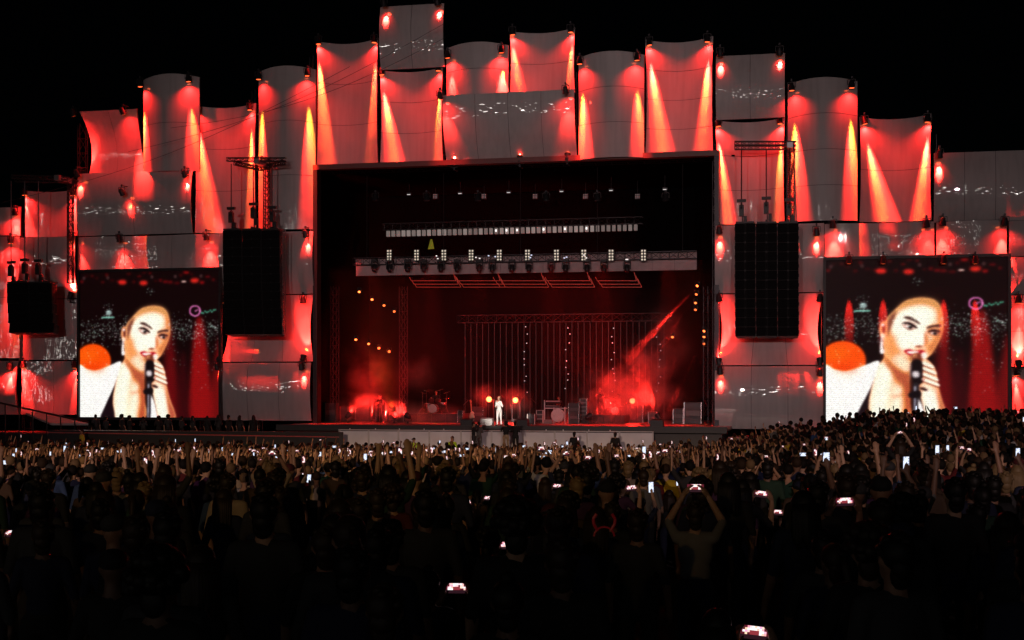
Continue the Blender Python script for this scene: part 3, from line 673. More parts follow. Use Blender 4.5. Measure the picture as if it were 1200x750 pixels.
for k, px in enumerate((456, 488, 520, 552, 585, 618, 652, 684, 716, 754)):
    p = at(px, 299, 2.6); t = thing('blinder', 'dim eight-cell blinder lamp on the stage truss, %s from the left' % ords[k], 'blinder lamp', p, 0, 'blinders on the main truss')
    mb = MB(); mb.box((0, 0.08, 0), (0.36, 0.12, 0.72)); mb.build('housing', BLACK, t)
    for a in (-0.085, 0.085):
        for j in range(4):
            mb = MB(); mb.lathe([(0, 0.06), (0.02, 0.055)], (a, 0.02, -0.26+0.175*j), (0, -1, 0), 8); mb.build('cell', cellm, t)
def moving_head_meshes():
    a = MB(); a.box((0, 0, -0.08), (0.36, 0.3, 0.16)); 
    b = MB(); b.box((-0.19, 0, -0.36), (0.06, 0.16, 0.46)); b.box((0.19, 0, -0.36), (0.06, 0.16, 0.46))
    c = MB(); c.lathe([(-0.2, 0.1), (-0.16, 0.15), (0.1, 0.16), (0.26, 0.14), (0.27, 0.1)], (0, 0, -0.5), (0, -0.35, -1), 10)
    return [x.mesh(n_, s) for x, n_, s in ((a, 'base', False), (b, 'yoke', False), (c, 'head', True))]
MH = moving_head_meshes()
for me in MH: me.materials.append(BLACK)
for k, px in enumerate((439, 457, 478, 497, 517, 536, 562, 577, 600, 620, 646, 663, 688, 708, 735)):
    p = at(px, 304, 2.75); t = thing('moving_head', 'dark moving head lamp hanging from the stage truss, %s from the left' % ords[k], 'stage lamp', p, 0, 'moving heads on the main truss')
    for nm, me in zip(('base', 'yoke', 'head'), MH): link(nm, me, None, t)
    if k in (4, 6, 7, 9, 11, 12, 14):
        for q in range(2):
            mb = MB(); mb.box((RNG.uniform(-.25, .25), -0.2, RNG.uniform(-.05, .25)), (0.09, 0.03, 0.06)); mb.build('indicator', mat('indicator_%d' % (k % 2), (.5, .5, .6), .4, emit=((.75, .78, 1) if k % 2 else (1, .9, .85)), estr=1.0), t)
# bracket frames below the truss; red light on their edges painted as emission
red_gleam = mat('red_gleam_edge', (0.3, 0.03, 0.02), 0.4, emit=(1.0, 0.10, 0.06), estr=0.22)
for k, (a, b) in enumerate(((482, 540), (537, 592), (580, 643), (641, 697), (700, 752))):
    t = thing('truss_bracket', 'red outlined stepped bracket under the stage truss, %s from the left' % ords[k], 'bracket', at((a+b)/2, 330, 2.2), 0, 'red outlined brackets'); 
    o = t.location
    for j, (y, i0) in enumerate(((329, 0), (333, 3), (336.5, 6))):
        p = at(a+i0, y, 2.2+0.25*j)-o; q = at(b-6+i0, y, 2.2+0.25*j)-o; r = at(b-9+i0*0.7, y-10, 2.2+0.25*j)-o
        mb = MB(); mb.tube(p, q, 0.018, 0.018, 4); mb.tube(q, r, 0.018, 0.018, 4); mb.tube(p, p+Vector((-0.12, 0, 0.22)), 0.018, 0.018, 4); mb.build('gleaming_edge', red_gleam, t)
# yellow-green cloth hanging over the truss
p = at(505, 292, 2.4); mb = MB()
mb.add([(-0.2, 0, 0), (0.2, 0, 0.03), (0.06, 0.05, 0.62), (-0.05, 0.05, 0.6), (0, -0.12, 0.25), (-0.2, 0.06, 0), (0.2, 0.06, 0.03)], [(0, 1, 4), (1, 2, 4), (2, 3, 4), (3, 0, 4), (5, 3, 2, 6), (0, 5, 6, 1), (0, 3, 5), (1, 6, 2)])
o = mb.build('cloth_bundle', mat('yellow_green_cloth', (0.45, 0.5, 0.05), 0.8, emit=(0.6, 0.6, 0.04), estr=0.10)); o.location = p; tag(o, 'small yellow green lit cloth bundle above the left of the stage truss', 'cloth')  # faint emission paints the light falling on the cloth

# side ladders of lamps inside the stage
def point_lamp(px, py, Y, label, group, col=(1, 0.25, 0.06), estr=9, r=0.09, beam=None, power=0, half=5, face=(0.25, -1, 0)):
    p = at(px, py, Y); t = thing('stage_lamp', label, 'stage lamp', p, 0, group)
    fv = Vector(face).normalized() if beam is None else (Vector(beam)-p).normalized()
    if beam is not None: fv = (fv+Vector((0.25, -1, 0)).normalized()*1.2).normalized()
    mb = MB(); mb.lathe([(-0.3, 0.07), (-0.26, 0.12), (-0.02, r*1.25), (0.0, r*1.25)], (0, 0, 0), fv, 10); mb.build('can', BLACK, t, True)
    mb = MB(); mb.path([(-r*1.5, 0.05, 0), (-r*1.5, 0.05, 0.25), (r*1.5, 0.05, 0.25), (r*1.5, 0.05, 0)], 0.015, 4); mb.build('yoke', BLACK, t)
    mb = MB(); mb.lathe([(0.004, r), (0.03, r*0.7), (0.035, r*0.2)], (0, 0, 0), fv, 10); mb.build('lens', mat('lens_%g_%g' % (estr, col[1]), (.3, .1, .05), .3, emit=col, estr=estr), t, True)
    if beam is not None: spot('beam', p+fv*0.08, beam, power, half, RED, 0.5, 0.06, t)
    return t
k = 0
left_l = [(421, 342), (436, 351), (450, 358), (462, 365), (403, 394), (417, 398), (432, 403), (444, 408), (456, 412)]
for k, (x, y) in enumerate(left_l):
    Y = 2.0+1.5*(k % 5); tg = at((430, 452, 470, 490, 395, 420, 440, 455, 540)[k], 492, 4.0)
    point_lamp(x, y, Y, 'small orange lamp in the %s row left in the stage, %s from the left' % (('upper', ords[k]) if k < 4 else ('lower', ords[k-4])), 'left stage lamps', (1, .17, .035), (5, 5, 2.5, 2, 4, 5, 4, 3, 2.5)[k], 0.085, tg, (26000, 20000, 900, 900, 20000, 26000, 9000, 9000, 30000)[k], 1.8)
right_l = [(817, 335), (816, 345), (815, 355), (815, 363), (825, 388), (825, 395), (825, 403), (788, 395)]
for k, (x, y) in enumerate(right_l):
    Y = 3.0+0.3*k; tg = at((690, 715, 760, 745, 735, 775, 800, 770)[k], (470, 496, 500, 497, 498, 498, 498, 480)[k], 5.0)
    point_lamp(x, y, Y, 'small glowing orange lamp on the right of the stage, %s from the top' % ords[k], 'right stage lamps', (1, .17, .035), (5, 2.5, 3.5, 2, 4, 4, 3, 3.5)[k], 0.08, tg, (150000, 7000, 5200, 2600, 1600, 60000, 1600, 1200)[k], (3.0, 3.6, 3.6, 3.6, 3.6, 2.4, 3.6, 3.6)[k])
for nm, px, Y in (('left', 389, 4.0), ('left', 470, 9.0), ('right', 829, 4.0)):
    p = at(px, 400, Y); t = thing('lamp_tower', 'dark lattice lamp tower inside the stage near the %s%s' % (nm, '' if px != 470 else ' rear drape'), 'tower')
    mb = MB(); mb.truss((p.x, Y+0.5, ZD), (p.x, Y+0.5, at(px, 335, Y).z), 0.4, 16, 0.025); mb.build('mast', DARKM, t)
# three big round lamps facing the audience
for k, (px, py) in enumerate(((573, 468), (604, 469), (741, 470))):
    p = at(px, py, 6.0); t = thing('floor_lamp', ('bright round orange floor lamp left of the singer', 'bright round orange floor lamp right of the singer', 'bright round orange floor lamp near the right smoke')[k], 'stage lamp', p, 0, 'round floor lamps')
    mb = MB(); mb.lathe([(-0.4, 0.1), (-0.3, 0.18), (-0.02, 0.21), (0.0, 0.2)], (0, 0, 0), (0.2, -1, 0.02), 14); mb.build('head', BLACK, t, True)
    mb = MB(); mb.lathe([(0.005, 0.175), (0.03, 0.12), (0.035, 0.03)], (0, 0, 0), (0.2, -1, 0.02), 14); mb.build('lens', mat('big_lens_%d' % (k > 1), (.4, .2, .1), .3, emit=(1, .30, .08) if k < 2 else (1, .2, .06), estr=(4, 4, 3)[k]), t, True)
    h = p.z-ZD
    mb = MB(); mb.box((0, 0.25, -h+0.1), (0.4, 0.4, 0.2)); mb.box((-0.25, 0.2, -h/2), (0.05, 0.12, h)); mb.box((0.25, 0.2, -h/2), (0.05, 0.12, h)); mb.build('yoke', BLACK, t)
    l = bpy.data.lights.new('glow', 'POINT'); l.energy = 260; l.color = RED; l.shadow_soft_size = 0.15; lo = bpy.data.objects.new('glow', l); COL.objects.link(lo); lo.parent = t; lo.location = (0.06, -0.4, 0.0)
def stand_at0(px, Y): q = at(px, 480, Y); return Vector((q.x, Y, ZD+0.45))
# wash lamps added in the roof to redden the deck
for k, (px, tpx, pw) in enumerate(((440, 430, 26000), (500, 510, 20000), (560, 560, 15000), (640, 655, 20000), (700, 715, 26000), (780, 790, 26000))):
    p = at(px, 232, 2.0); tg = at(tpx, 497, 1.0)
    t = floodlight(p, tg, 'dark wash lamp added in the stage roof to redden the deck, %s from the left' % ords[k], pw*0.2, 7, 0, False, 0.7, 0, RED, 0.5, False)
    t['group'] = 'added roof wash lamps'

# floor lamps added to light the smoke red from below
for k, (px, Y, tpx, tpy, pw, half, c) in enumerate(((462, 2.2, 455, 455, 2200, 15, (1, 0.16, 0.012)), (408, 2.5, 425, 465, 3200, 34, RED), (478, 1.2, 455, 470, 3000, 34, RED), (690, 2.2, 720, 470, 1500, 30, RED), (772, 3.0, 740, 440, 2600, 26, RED), (720, 7.5, 700, 440, 2600, 34, RED))):
    p = stand_at0(px, Y); t = floodlight(p, at(tpx, tpy, Y+1.5), 'dark floor lamp added to redden the stage smoke, %s from the left' % ords[k], pw, half, 0, True, 0.8, 0, c, 0.38, False); t['group'] = 'added smoke lamps'

# ------------------------------------------------------------------ hanging speakers
CABM = mat('speaker_cabinet', (0.003, 0.0027, 0.003), 0.6, var=0.3); GRIM = mat('speaker_grille', (0.004, 0.0036, 0.004), 0.85, spec=0.2, var=0.5, scale=40)
def cab_mesh(w, h):
    b = MB(); d = 0.75
    b.add([(-w/2, 0, 0), (w/2, 0, 0), (w*0.42, d, 0.03), (-w*0.42, d, 0.03), (-w/2, 0, h), (w/2, 0, h), (w*0.42, d, h-0.03), (-w*0.42, d, h-0.03)], [(0, 3, 2, 1), (4, 5, 6, 7), (0, 1, 5, 4), (1, 2, 6, 5), (2, 3, 7, 6), (3, 0, 4, 7)])
    g = MB(); 
    for s in (-1, 1): g.box((s*w*0.26, -0.012, h/2), (w*0.44, 0.03, h*0.97))
    g.box((0, -0.02, h/2), (w*0.06, 0.03, h*0.8))
    hd = MB(); 
    for s in (-1, 1): hd.box((s*(w/2+0.012), 0.2, h/2), (0.03, 0.18, h*0.35))
    return b.mesh('cabinet'), g.mesh('grille'), hd.mesh('rigging_plate')
def array(px0, px1, py0, py1, Y, n, label, curve=0.05):
    a = at(px0, (py0+py1)/2, Y); b = at(px1, (py0+py1)/2, Y); xm = (a.x+b.x)/2; w = b.x-a.x-0.012
    zt = at((px0+px1)/2, py0, Y).z; zb = at((px0+px1)/2, py1, Y).z; h = (zt-zb)/n
    t = thing('line_array', label, 'speaker array', (xm, Y, zt), 0, 'hanging speaker columns')
    ms = cab_mesh(w, h*0.992); 
    for me, m in zip(ms, (CABM, GRIM, DARKM)): me.materials.append(m)
    ang = 0; y = 0; z = 0
    for i in range(n):
        ang = curve*(i/n)**2*n*0.35
        y += math.sin(ang)*h; z -= h*math.cos(ang)
        c = link('cabinet', ms[0], None, t, (0, y, z), (-ang, 0, 0))
        link('grille', ms[1], None, c); link('rigging_plate', ms[2], None, c)
    mb = MB(); mb.box((0, 0.35, 0.06), (w*0.9, 0.9, 0.1)); mb.box((0, 0.35, 0.16), (0.12, 0.7, 0.12)); mb.build('bumper_frame', BLACK, t)
    return t
for k, (a, b) in enumerate(((261, 283.5), (283.5, 306), (306, 328))):
    array(a, b, 270, 392, -2.4, 12, 'tall black speaker column hanging left of the opening, %s of three' % ('leftmost', 'middle', 'rightmost')[k])
for k, (a, b) in enumerate(((861, 885.5), (885.5, 911), (911, 936))):
    array(a, b, 262, 394, -2.4, 12, 'tall black speaker column hanging right of the opening, %s of three' % ('leftmost', 'middle', 'rightmost')[k])
for k, (a, b) in enumerate(((8, 34), (34, 61))):
    array(a, b, 332, 390, -2.6, 5, 'short curved black speaker column at the far left, %s one' % ('left', 'right')[k], 0.16)
def hoist(px, py_top, py_motor, py_bot, Y, label):
    p = at(px, py_motor, Y); t = thing('chain_hoist', label, 'chain hoist', p, 0, 'chain hoists of the speaker rigs')
    zt = at(px, py_top, Y).z-p.z; zb = at(px, py_bot, Y).z-p.z
    mb = MB(); mb.box((0, 0, 0), (0.26, 0.3, 0.62)); mb.lathe([(0, 0.2), (0.1, 0.2)], (-0.05, -0.02, 0.22), (1, 0, 0), 10); mb.build('motor', BLACK, t)
    mb = MB(); mb.box((0, 0, 0.55), (0.5, 0.2, 0.16)); mb.build('hook_block', BLACK, t)
    mb = MB(); mb.tube((0, 0, 0.3), (0, 0, zt), 0.035, 0.035, 5); mb.tube((0.05, 0, -0.3), (0.05, 0, zb), 0.035, 0.035, 5); mb.build('chain', DARKM, t)
    mb = MB(); mb.box((0.2, 0, -0.5), (0.18, 0.2, 0.4)); mb.build('chain_bag', BLACK, t)
    return t
for k, px in enumerate((271, 297, 319)): hoist(px, 192, (255, 250, 254)[k], 269, -2.1, 'dark chain hoist above the left hanging speakers, %s of three' % ('leftmost', 'middle', 'rightmost')[k])
for k, px in enumerate((869, 898, 925)): hoist(px, 174, (247, 244, 246)[k], 261, -2.1, 'dark chain hoist above the right hanging speakers, %s of three' % ('leftmost', 'middle', 'rightmost')[k])
for k, px in enumerate((13, 29, 45)): hoist(px, 212, (318, 315, 316)[k], 331, -2.3, 'dark chain hoist above the far left speakers, %s of three' % ('leftmost', 'middle', 'rightmost')[k])
def rig(pts, mast_px, top_py, Y, label, mast_top, arr_top):
    t = thing('speaker_rig', label, 'truss rig'); p = at(mast_px, 300, Y)
    mb = MB(); q = at(mast_px, mast_top, Y); mb.truss((p.x, Y+1.25, at(mast_px, arr_top, Y).z), (p.x, Y+1.25, q.z), 0.3, 12, 0.035); mb.build('mast', DARKM, t)
    mb = MB(); mb.truss((p.x, Y, q.z-0.3), (p.x, 1.6, q.z-0.3), 0.3, 6, 0.035); mb.build('cantilever', BLACK, t)
    for (a, ay, ya, b, by, yb) in pts:
        mb = MB(); A = at(a, ay, ya); B = at(b, by, yb); mb.truss(A, B, 0.2, 9, 0.035); mb.build('beam', BLACK, t)
    mb = MB(); q = at(mast_px, top_py, Y); mb.box((q.x, Y+0.4, q.z), (0.3, 1.6, 0.3)); mb.build('head_block', STEEL, t)
    return t
rig([(266, 187, -2.1, 335, 187, -2.1), (275, 191, -2.3, 304, 198, -0.7), (304, 198, -0.7, 333, 190, -2.2)], 303, 190, -2.1, 'dark frame and mast carrying the left hanging speakers', 180, 268)
rig([(861, 168, -2.1, 933, 168, -2.1), (861, 173, -1.6, 933, 173, -1.6)], 926, 171, -2.1, 'dark frame and mast carrying the right hanging speakers', 163, 260)
rig([(14, 207, -2.3, 78, 209, -2.3), (18, 211, -1.6, 80, 212, -1.6)], 70, 209, -2.3, 'dark frame and mast carrying the far left speakers', 204, 330)
# ladder-like cable comb on the right side of the left array
t = thing('cable_ladder', 'red lit cable ladder beside the left hanging speakers', 'ladder'); p = at(331, 270, -2.0); q = at(331, 392, -2.0)
mb = MB(); mb.tube(p, q, 0.03); mb.tube(p+Vector((0.18, 0, 0)), q+Vector((0.18, 0, 0)), 0.03); mb.build('rail', STEEL, t)
for k in range(22): mb = MB(); a = p+(q-p)*(k/21); mb.tube(a, a+Vector((0.18, 0, 0)), 0.02, 0.02, 4); mb.build('rung', STEEL, t)

# cables across the upper left of the sky
for k, (a, b) in enumerate((((150, 178), (520, 28)), ((200, 150), (522, 44)), ((0, 238), (410, 78)))):
    A = at(*a, -1.2); B = at(*b, -1.2); pts = [A+(B-A)*(i/16)-Vector((0, 0, 1.1*math.sin(math.pi*i/16)*0.9)) for i in range(17)]
    mb = MB(); mb.path(pts, 0.014, 4); tag(mb.build('cable', BLACK), 'thin dark cable sloping across the upper left panels, %s' % ('highest end', 'middle one', 'lowest one')[k], 'cable', 'sloping cables')

# left ramp and rail
t = thing('ramp', 'pale ramp with a dark hand rail at the far left wing', 'ramp')
A, B, Cc, D = at(30, 483.5, -3.4), at(62, 483.5, -3.4), at(104, 496, -5.4), at(60, 496, -5.4)
mb = MB(); mb.add([A, B, Cc, D]+[v-Vector((0, 0, 0.12)) for v in (A, B, Cc, D)], [(0, 1, 2, 3), (7, 6, 5, 4), (0, 4, 5, 1), (1, 5, 6, 2), (2, 6, 7, 3), (3, 7, 4, 0)]); mb.build('tread', mat('ramp_grey', (0.4, 0.38, 0.38), 0.5), t)
mb = MB(); A = at(-10, 470, -5.6); B = at(104, 495, -5.6); mb.tube(A, B, 0.06); 
mb.build('hand_rail', BLACK, t)
for k in range(8):
    p = A+(B-A)*(k/7); mb = MB(); mb.tube((p.x, p.y, ground(p.x, p.y)), p, 0.035); mb.build('rail_post', BLACK, t)
mb = MB(); a = at(60, 507, -5.8); b = at(400, 511, -5.8); mb.box(((a.x+b.x)/2, -5.8, 1.0), (b.x-a.x, 0.7, 1.9)); f = mb.build('front_platform', BLACK); tag(f, 'long dark low platform in front of the left wing', 'platform')
mb = MB(); mb.tube((a.x, -6.2, a.z+0.02), (b.x, -6.2, a.z-0.12), 0.035); mb.build('edge_tube', mat('edge_painted_red_light', (0.5, 0.2, 0.2), 0.4, 0.5), f)  # red light on the platform edge is painted into the tube colour
for k, px in enumerate((60, 160, 260, 360)):   # points along the wing; no lamps are built at them
    p = at(px, 478, -3.0)

# ------------------------------------------------------------------ light towers and added glint lamps behind the audience
def light_tower(x, y, h, label, lamps):
    t = thing('lighting_tower', label, 'tower', (x, y, ground(x, y)))
    mb = MB(); mb.truss((0, 0, 0), (0, 0, h), 1.2, 14, 0.05); mb.build('mast', DARKM, t)
    mb = MB(); mb.box((0, 0, h), (3.0, 2.0, 0.12)); mb.tube((-1.5, 1, h+1), (1.5, 1, h+1), 0.03); mb.build('platform', DARKM, t)
    for k, (tg, pw, half, col, bl) in enumerate(lamps):
        px = -1.2+2.4*k/max(1, len(lamps)-1); loc = Vector((px, 1.0, h+0.5)); wl = loc+t.location
        d = (Vector(tg)-wl).normalized()
        mb = MB(); mb.lathe([(-0.6, 0.16), (-0.55, 0.22), (0.0, 0.24), (0.02, 0.27), (0.1, 0.27)], loc, d, 14); mb.build('lamp_can', BLACK, t, True)
        mb = MB(); mb.lathe([(0.101, 0.24), (0.13, 0.1)], loc, d, 14); mb.build('lamp_lens', mat('tower_lens', (.6, .6, .6), .2, emit=(1, .95, .9), estr=0.4), t, True)
        spot('beam', wl+d*0.2, tg, pw, half, col, bl, 0.25, t)
singer_pt = at(585, 477, -2.6)
light_tower(9, -118, 15, 'tall lattice light tower behind the audience', [
    ((-6, 0, 9), 46000, 15, (1.0, 0.69, 0.68), 0.7), *[((at(q, 500, -27).x, -27, 0.8), 44000, 3.4, (1.0, 0.58, 0.20), 0.8) for q in (20, 130, 240, 350, 460, 570, 680, 790)], *[((at(q, 500, -46).x, -46, 1.2), 5500, 5.5, (1.0, 0.58, 0.20), 0.9) for q in (150, 350, 550, 760, 980)],
    (tuple(singer_pt), 700000, 0.62, (1.0, 0.90, 0.78), 0.3)])
light_tower(34, -116, 15, 'second lattice light tower behind the right audience', [((14, 0, 9), 39000, 15, (1.0, 0.69, 0.68), 0.7)])

for k, (y, z, n) in enumerate(((-150, 5.0, 120), (-151, 8.0, 110), (-152, 11.5, 105), (-153, 15.5, 95), (-154, 20.0, 88), (-155, 25.0, 80), (-156, 31.0, 72))):  # lamp strings added out of view to make glints on the sheets
    t = thing('glint_lamp_string', 'unseen lamp string added behind the audience for panel glints, %s row from the ground' % ords[k], 'added lamp string', (0, 0, 0), 0, 'added glint strings')
    cb = MB(); pts = []
    for i in range(n):
        x = -130+195*i/(n-1)+RNG.uniform(-1.2, 1.2); zz = z+0.8*math.cos(i*0.42)+RNG.uniform(-0.9, 0.9)
        pts.append((x, y, zz+0.4))
        if RNG.random() < 0.8:
            r = RNG.choice((0.10, 0.14, 0.18, 0.26)); bl = MB(); bl.ell((0, 0, 0), (r, r, r), 6, 4); bl.build('lamp', BULB, t, True, (x, y, zz))
    cb.path(pts, 0.02, 3); cb.build('wire', RUBBER, t)
    for i in range(5): ps = MB(); ps.tube((-130+195*i/4, y, 1.9), (-130+195*i/4, y, z+1.6), 0.09); ps.build('pole', DARKM, t)

# ------------------------------------------------------------------ people
SKINS = [mat('skin_%d' % i, c, 0.55, var=0.08) for i, c in enumerate(((0.50, 0.30, 0.20), (0.42, 0.24, 0.15), (0.30, 0.16, 0.10), (0.16, 0.085, 0.055)))]
TOPS = {'black': (0.010, 0.010, 0.011), 'charcoal': (0.03, 0.03, 0.033), 'navy': (0.010, 0.014, 0.04), 'dark red': (0.09, 0.012, 0.014), 'dark green': (0.012, 0.04, 0.022), 'grey': (0.10, 0.10, 0.10),
        'white': (0.42, 0.41, 0.40), 'pale grey': (0.19, 0.185, 0.185), 'brown': (0.06, 0.035, 0.02), 'purple': (0.05, 0.015, 0.06), 'blue': (0.03, 0.06, 0.14), 'yellow': (0.5, 0.36, 0.03), 'hi-vis': (0.45, 0.75, 0.03), 'bright white': (0.8, 0.8, 0.79), 'beige': (0.35, 0.27, 0.18)}
TOPM = {k: mat('cloth_'+k.replace(' ', '_'), c, 0.85, var=0.15, scale=9) for k, c in TOPS.items()}
HAIRM = {k: mat('hair_'+k, c, 0.55, var=0.3, scale=14, spec=0.35) for k, c in {'black': (0.008, 0.006, 0.005), 'brown': (0.025, 0.014, 0.008), 'fair': (0.20, 0.13, 0.06)}.items()}
SHOE = mat('shoes', (0.02, 0.02, 0.02), 0.6)
EYEM = mat('eye_dark', (0.02, 0.012, 0.01), 0.2); LIPM = mat('lip', (0.35, 0.09, 0.08), 0.5)
# tags: 0 skin 1 top 2 trousers 3 shoes 4 eye 5 lip
def hand_prims(w, d, curl, side, spread=0.5, size=1.0):
    "palm and five fingers; w wrist, d direction, curl direction the fingers bend to, side direction of the thumb"
    w = Vector(w); d = Vector(d).normalized(); c = Vector(curl).normalized(); s = Vector(side); s = (s-d*s.dot(d)).normalized(); out = []
    pc = w+d*0.055
    out.append(('c', w, pc+d*0.02, 0.026, 0.030, 0)); out.append(('c', pc-s*0.022, pc+s*0.022, 0.024, 0.024, 0))
    for k, (o, ln) in enumerate(((0.030, 0.070), (0.010, 0.082), (-0.010, 0.076), (-0.030, 0.058))):
        b = pc+d*0.03+s*o; m = b+(d*(1-0.2*abs(spread))+s*(o*4*spread)).normalized()*ln*0.55; e = m+(d*0.6+c*0.8).normalized()*ln*0.45 if spread < 0.6 else m+(d+s*o*4*spread+c*0.2).normalized()*ln*0.5
        out.append(('c', b, m, 0.0115, 0.0105, 0)); out.append(('c', m, e, 0.0105, 0.009, 0))
    tb = w+d*0.03+s*0.028; tm = tb+(s+d*0.7).normalized()*0.045; te = tm+(d+s*0.3+c*0.3).normalized()*0.032
    out.append(('c', tb, tm, 0.014, 0.012, 0)); out.append(('c', tm, te, 0.012, 0.010, 0))
    return out
def person_prims(pose='down', sleeve='short', fem=False, legs='trousers', lean=0.0, stance=0.0):
    P = []; hw = 0.165 if not fem else 0.145
    sh = 1.40; tk = 2 if legs != 'shorts' else 0
    E_ = lambda c, r, t: P.append(('e', Vector(c), Vector(r), t)); C_ = lambda a, b, ra, rb, t: P.append(('c', Vector(a), Vector(b), ra, rb, t))
    # legs
    for s in (-1, 1):
        hx = s*0.095; kn = (s*(0.105+stance*0.4), 0.02, 0.50); an = (s*(0.11+stance), -0.01, 0.09)
        C_((hx, 0, 0.90), kn, 0.088, 0.058, 2); C_(kn, an, 0.056, 0.040, tk); C_((an[0], -0.04, 0.045), (an[0]+s*0.015, 0.13, 0.035), 0.042, 0.034, 3)
    E_((0, 0, 0.93), (0.165 if not fem else 0.172, 0.115, 0.13), 2)
    E_((0, 0.0, 1.08), (0.150 if not fem else 0.128, 0.105, 0.16), 1); E_((0, 0.005, 1.26), (hw+0.01, 0.118, 0.19), 1); E_((0, -0.005, 1.36), (hw+0.005, 0.09, 0.09), 1)
    C_((-hw, 0, sh-0.01), (hw, 0, sh-0.01), 0.064, 0.064, 1)
    if fem: E_((-0.065, 0.095, 1.24), (0.06, 0.05, 0.06), 1); E_((0.065, 0.095, 1.24), (0.06, 0.05, 0.06), 1)
    C_((0, -0.012, 1.42), (0, 0.004, 1.53), 0.056, 0.052, 0)
    E_((0, 0.005, 1.615), (0.076, 0.096, 0.108), 0); E_((0, 0.035, 1.545), (0.054, 0.062, 0.058), 0)
    C_((0, 0.098, 1.61), (0, 0.115, 1.583), 0.010, 0.015, 0)
    for s in (-1, 1):
        E_((s*0.078, -0.002, 1.60), (0.012, 0.02, 0.032), 0); E_((s*0.031, 0.090, 1.615), (0.014, 0.010, 0.008), 4)
    E_((0, 0.094, 1.545), (0.024, 0.012, 0.008), 5)
    # arms: (elbow, wrist, hand dir, curl, thumb side, spread)
    A = {'down': (((-0.24, -0.02, 1.13), (-0.25, 0.10, 0.90), (0, .15, -1), (.6, .6, 0), (0.3, 1, 0), .3), ((0.24, -0.02, 1.13), (0.25, 0.10, 0.90), (0, .15, -1), (-.6, .6, 0), (-0.3, 1, 0), .3)),
         'bent': (((-0.25, 0.0, 1.14), (-0.14, 0.24, 1.20), (.6, .5, .3), (.6, -.3, 0), (0, 0, 1), .3), ((0.25, 0.0, 1.14), (0.12, 0.25, 1.16), (-.6, .5, .3), (-.6, -.3, 0), (0, 0, 1), .3)),
         'one_up': (((-0.24, -0.02, 1.13), (-0.25, 0.10, 0.90), (0, .15, -1), (.6, .6, 0), (0.3, 1, 0), .3), ((0.27, 0.10, 1.56), (0.23, 0.16, 1.83), (-.05, .1, 1), (0, 1, 0), (-1, 0, 0), .8)),
         'both_up': (((-0.29, 0.06, 1.58), (-0.27, 0.12, 1.85), (.05, .1, 1), (0, 1, 0), (1, 0, 0), .8), ((0.27, 0.08, 1.57), (0.30, 0.15, 1.83), (.1, .1, 1), (0, 1, 0), (-1, 0, 0), .7)),
         'phone_high': (((-0.26, 0.14, 1.53), (-0.125, 0.27, 1.76), (.55, .05, .8), (.9, -.1, 0), (.5, -1, .3), .2), ((0.26, 0.14, 1.53), (0.125, 0.27, 1.76), (-.55, .05, .8), (-.9, -.1, 0), (-.5, -1, .3), .2)),
         'phone_face': (((-0.25, 0.10, 1.22), (-0.115, 0.30, 1.46), (.5, .1, .8), (.9, -.1, 0), (.5, -1, .3), .2), ((0.25, 0.10, 1.22), (0.115, 0.30, 1.46), (-.5, .1, .8), (-.9, -.1, 0), (-.5, -1, .3), .2)),
         'phone_one': (((-0.24, -0.02, 1.13), (-0.25, 0.10, 0.90), (0, .15, -1), (.6, .6, 0), (0.3, 1, 0), .3), ((0.25, 0.15, 1.53), (0.19, 0.29, 1.77), (-.1, .05, 1), (-.6, .1, 0), (-1, -.2, 0), .2)),
         'phone_side': (((-0.17, 0.17, 1.22), (0.09, 0.31, 1.45), (.2, .1, .9), (.6, -.1, 0), (.5, -1, .3), .2), ((0.31, 0.08, 1.21), (0.33, 0.30, 1.45), (-.2, .05, .9), (-.6, -.1, 0), (-.5, -1, .3), .2)),
         'mic': (((-0.25, 0.02, 1.14), (-0.07, 0.22, 1.40), (.5, .4, .6), (.6, .4, 0), (0, -.3, 1), .2), ((0.24, 0.0, 1.13), (0.07, 0.24, 1.12), (-.6, .6, 0), (-.6, .3, 0), (0, 0, 1), .2)),
         'camera': (((-0.25, 0.12, 1.22), (-0.12, 0.34, 1.42), (.3, .9, .2), (.6, .3, .2), (.5, 0, 1), .2), ((0.27, 0.05, 1.22), (0.16, 0.28, 1.45), (-.2, .9, .3), (-.6, .3, .2), (-.5, 0, 1), .2)),
         'drum': (((-0.27, 0.08, 1.16), (-0.20, 0.36, 1.14), (.1, 1, 0), (0, .3, -1), (1, 0, .3), .2), ((0.28, 0.08, 1.18), (0.22, 0.34, 1.28), (-.1, 1, .2), (0, .3, -1), (-1, 0, .3), .2))}[pose]
    for s, (el, wr, hd, cu, sd, spd) in zip((-1, 1), A):
        sp = (s*(hw+0.012), 0, sh-0.012); C_(sp, el, 0.054, 0.042, 1); C_(el, wr, 0.041, 0.028, 1 if sleeve == 'long' else 0); P.extend(hand_prims(wr, hd, cu, sd, spd))
    if lean:
        R_ = Matrix.Rotation(-lean, 3, 'X'); pv = Vector((0, 0, 0.92)); Q = []
        for p in P:
            if p[0] == 'e': Q.append(('e', pv+R_ @ (p[1]-pv) if p[1].z > 0.95 else p[1], p[2], p[3]))
            else: Q.append(('c', pv+R_ @ (p[1]-pv) if p[1].z > 0.95 or p[5] == 0 and p[1].z > 0.7 else p[1], pv+R_ @ (p[2]-pv) if p[2].z > 0.95 or p[5] == 0 and p[2].z > 0.7 else p[2], p[3], p[4], p[5]))
        P = Q
    return P
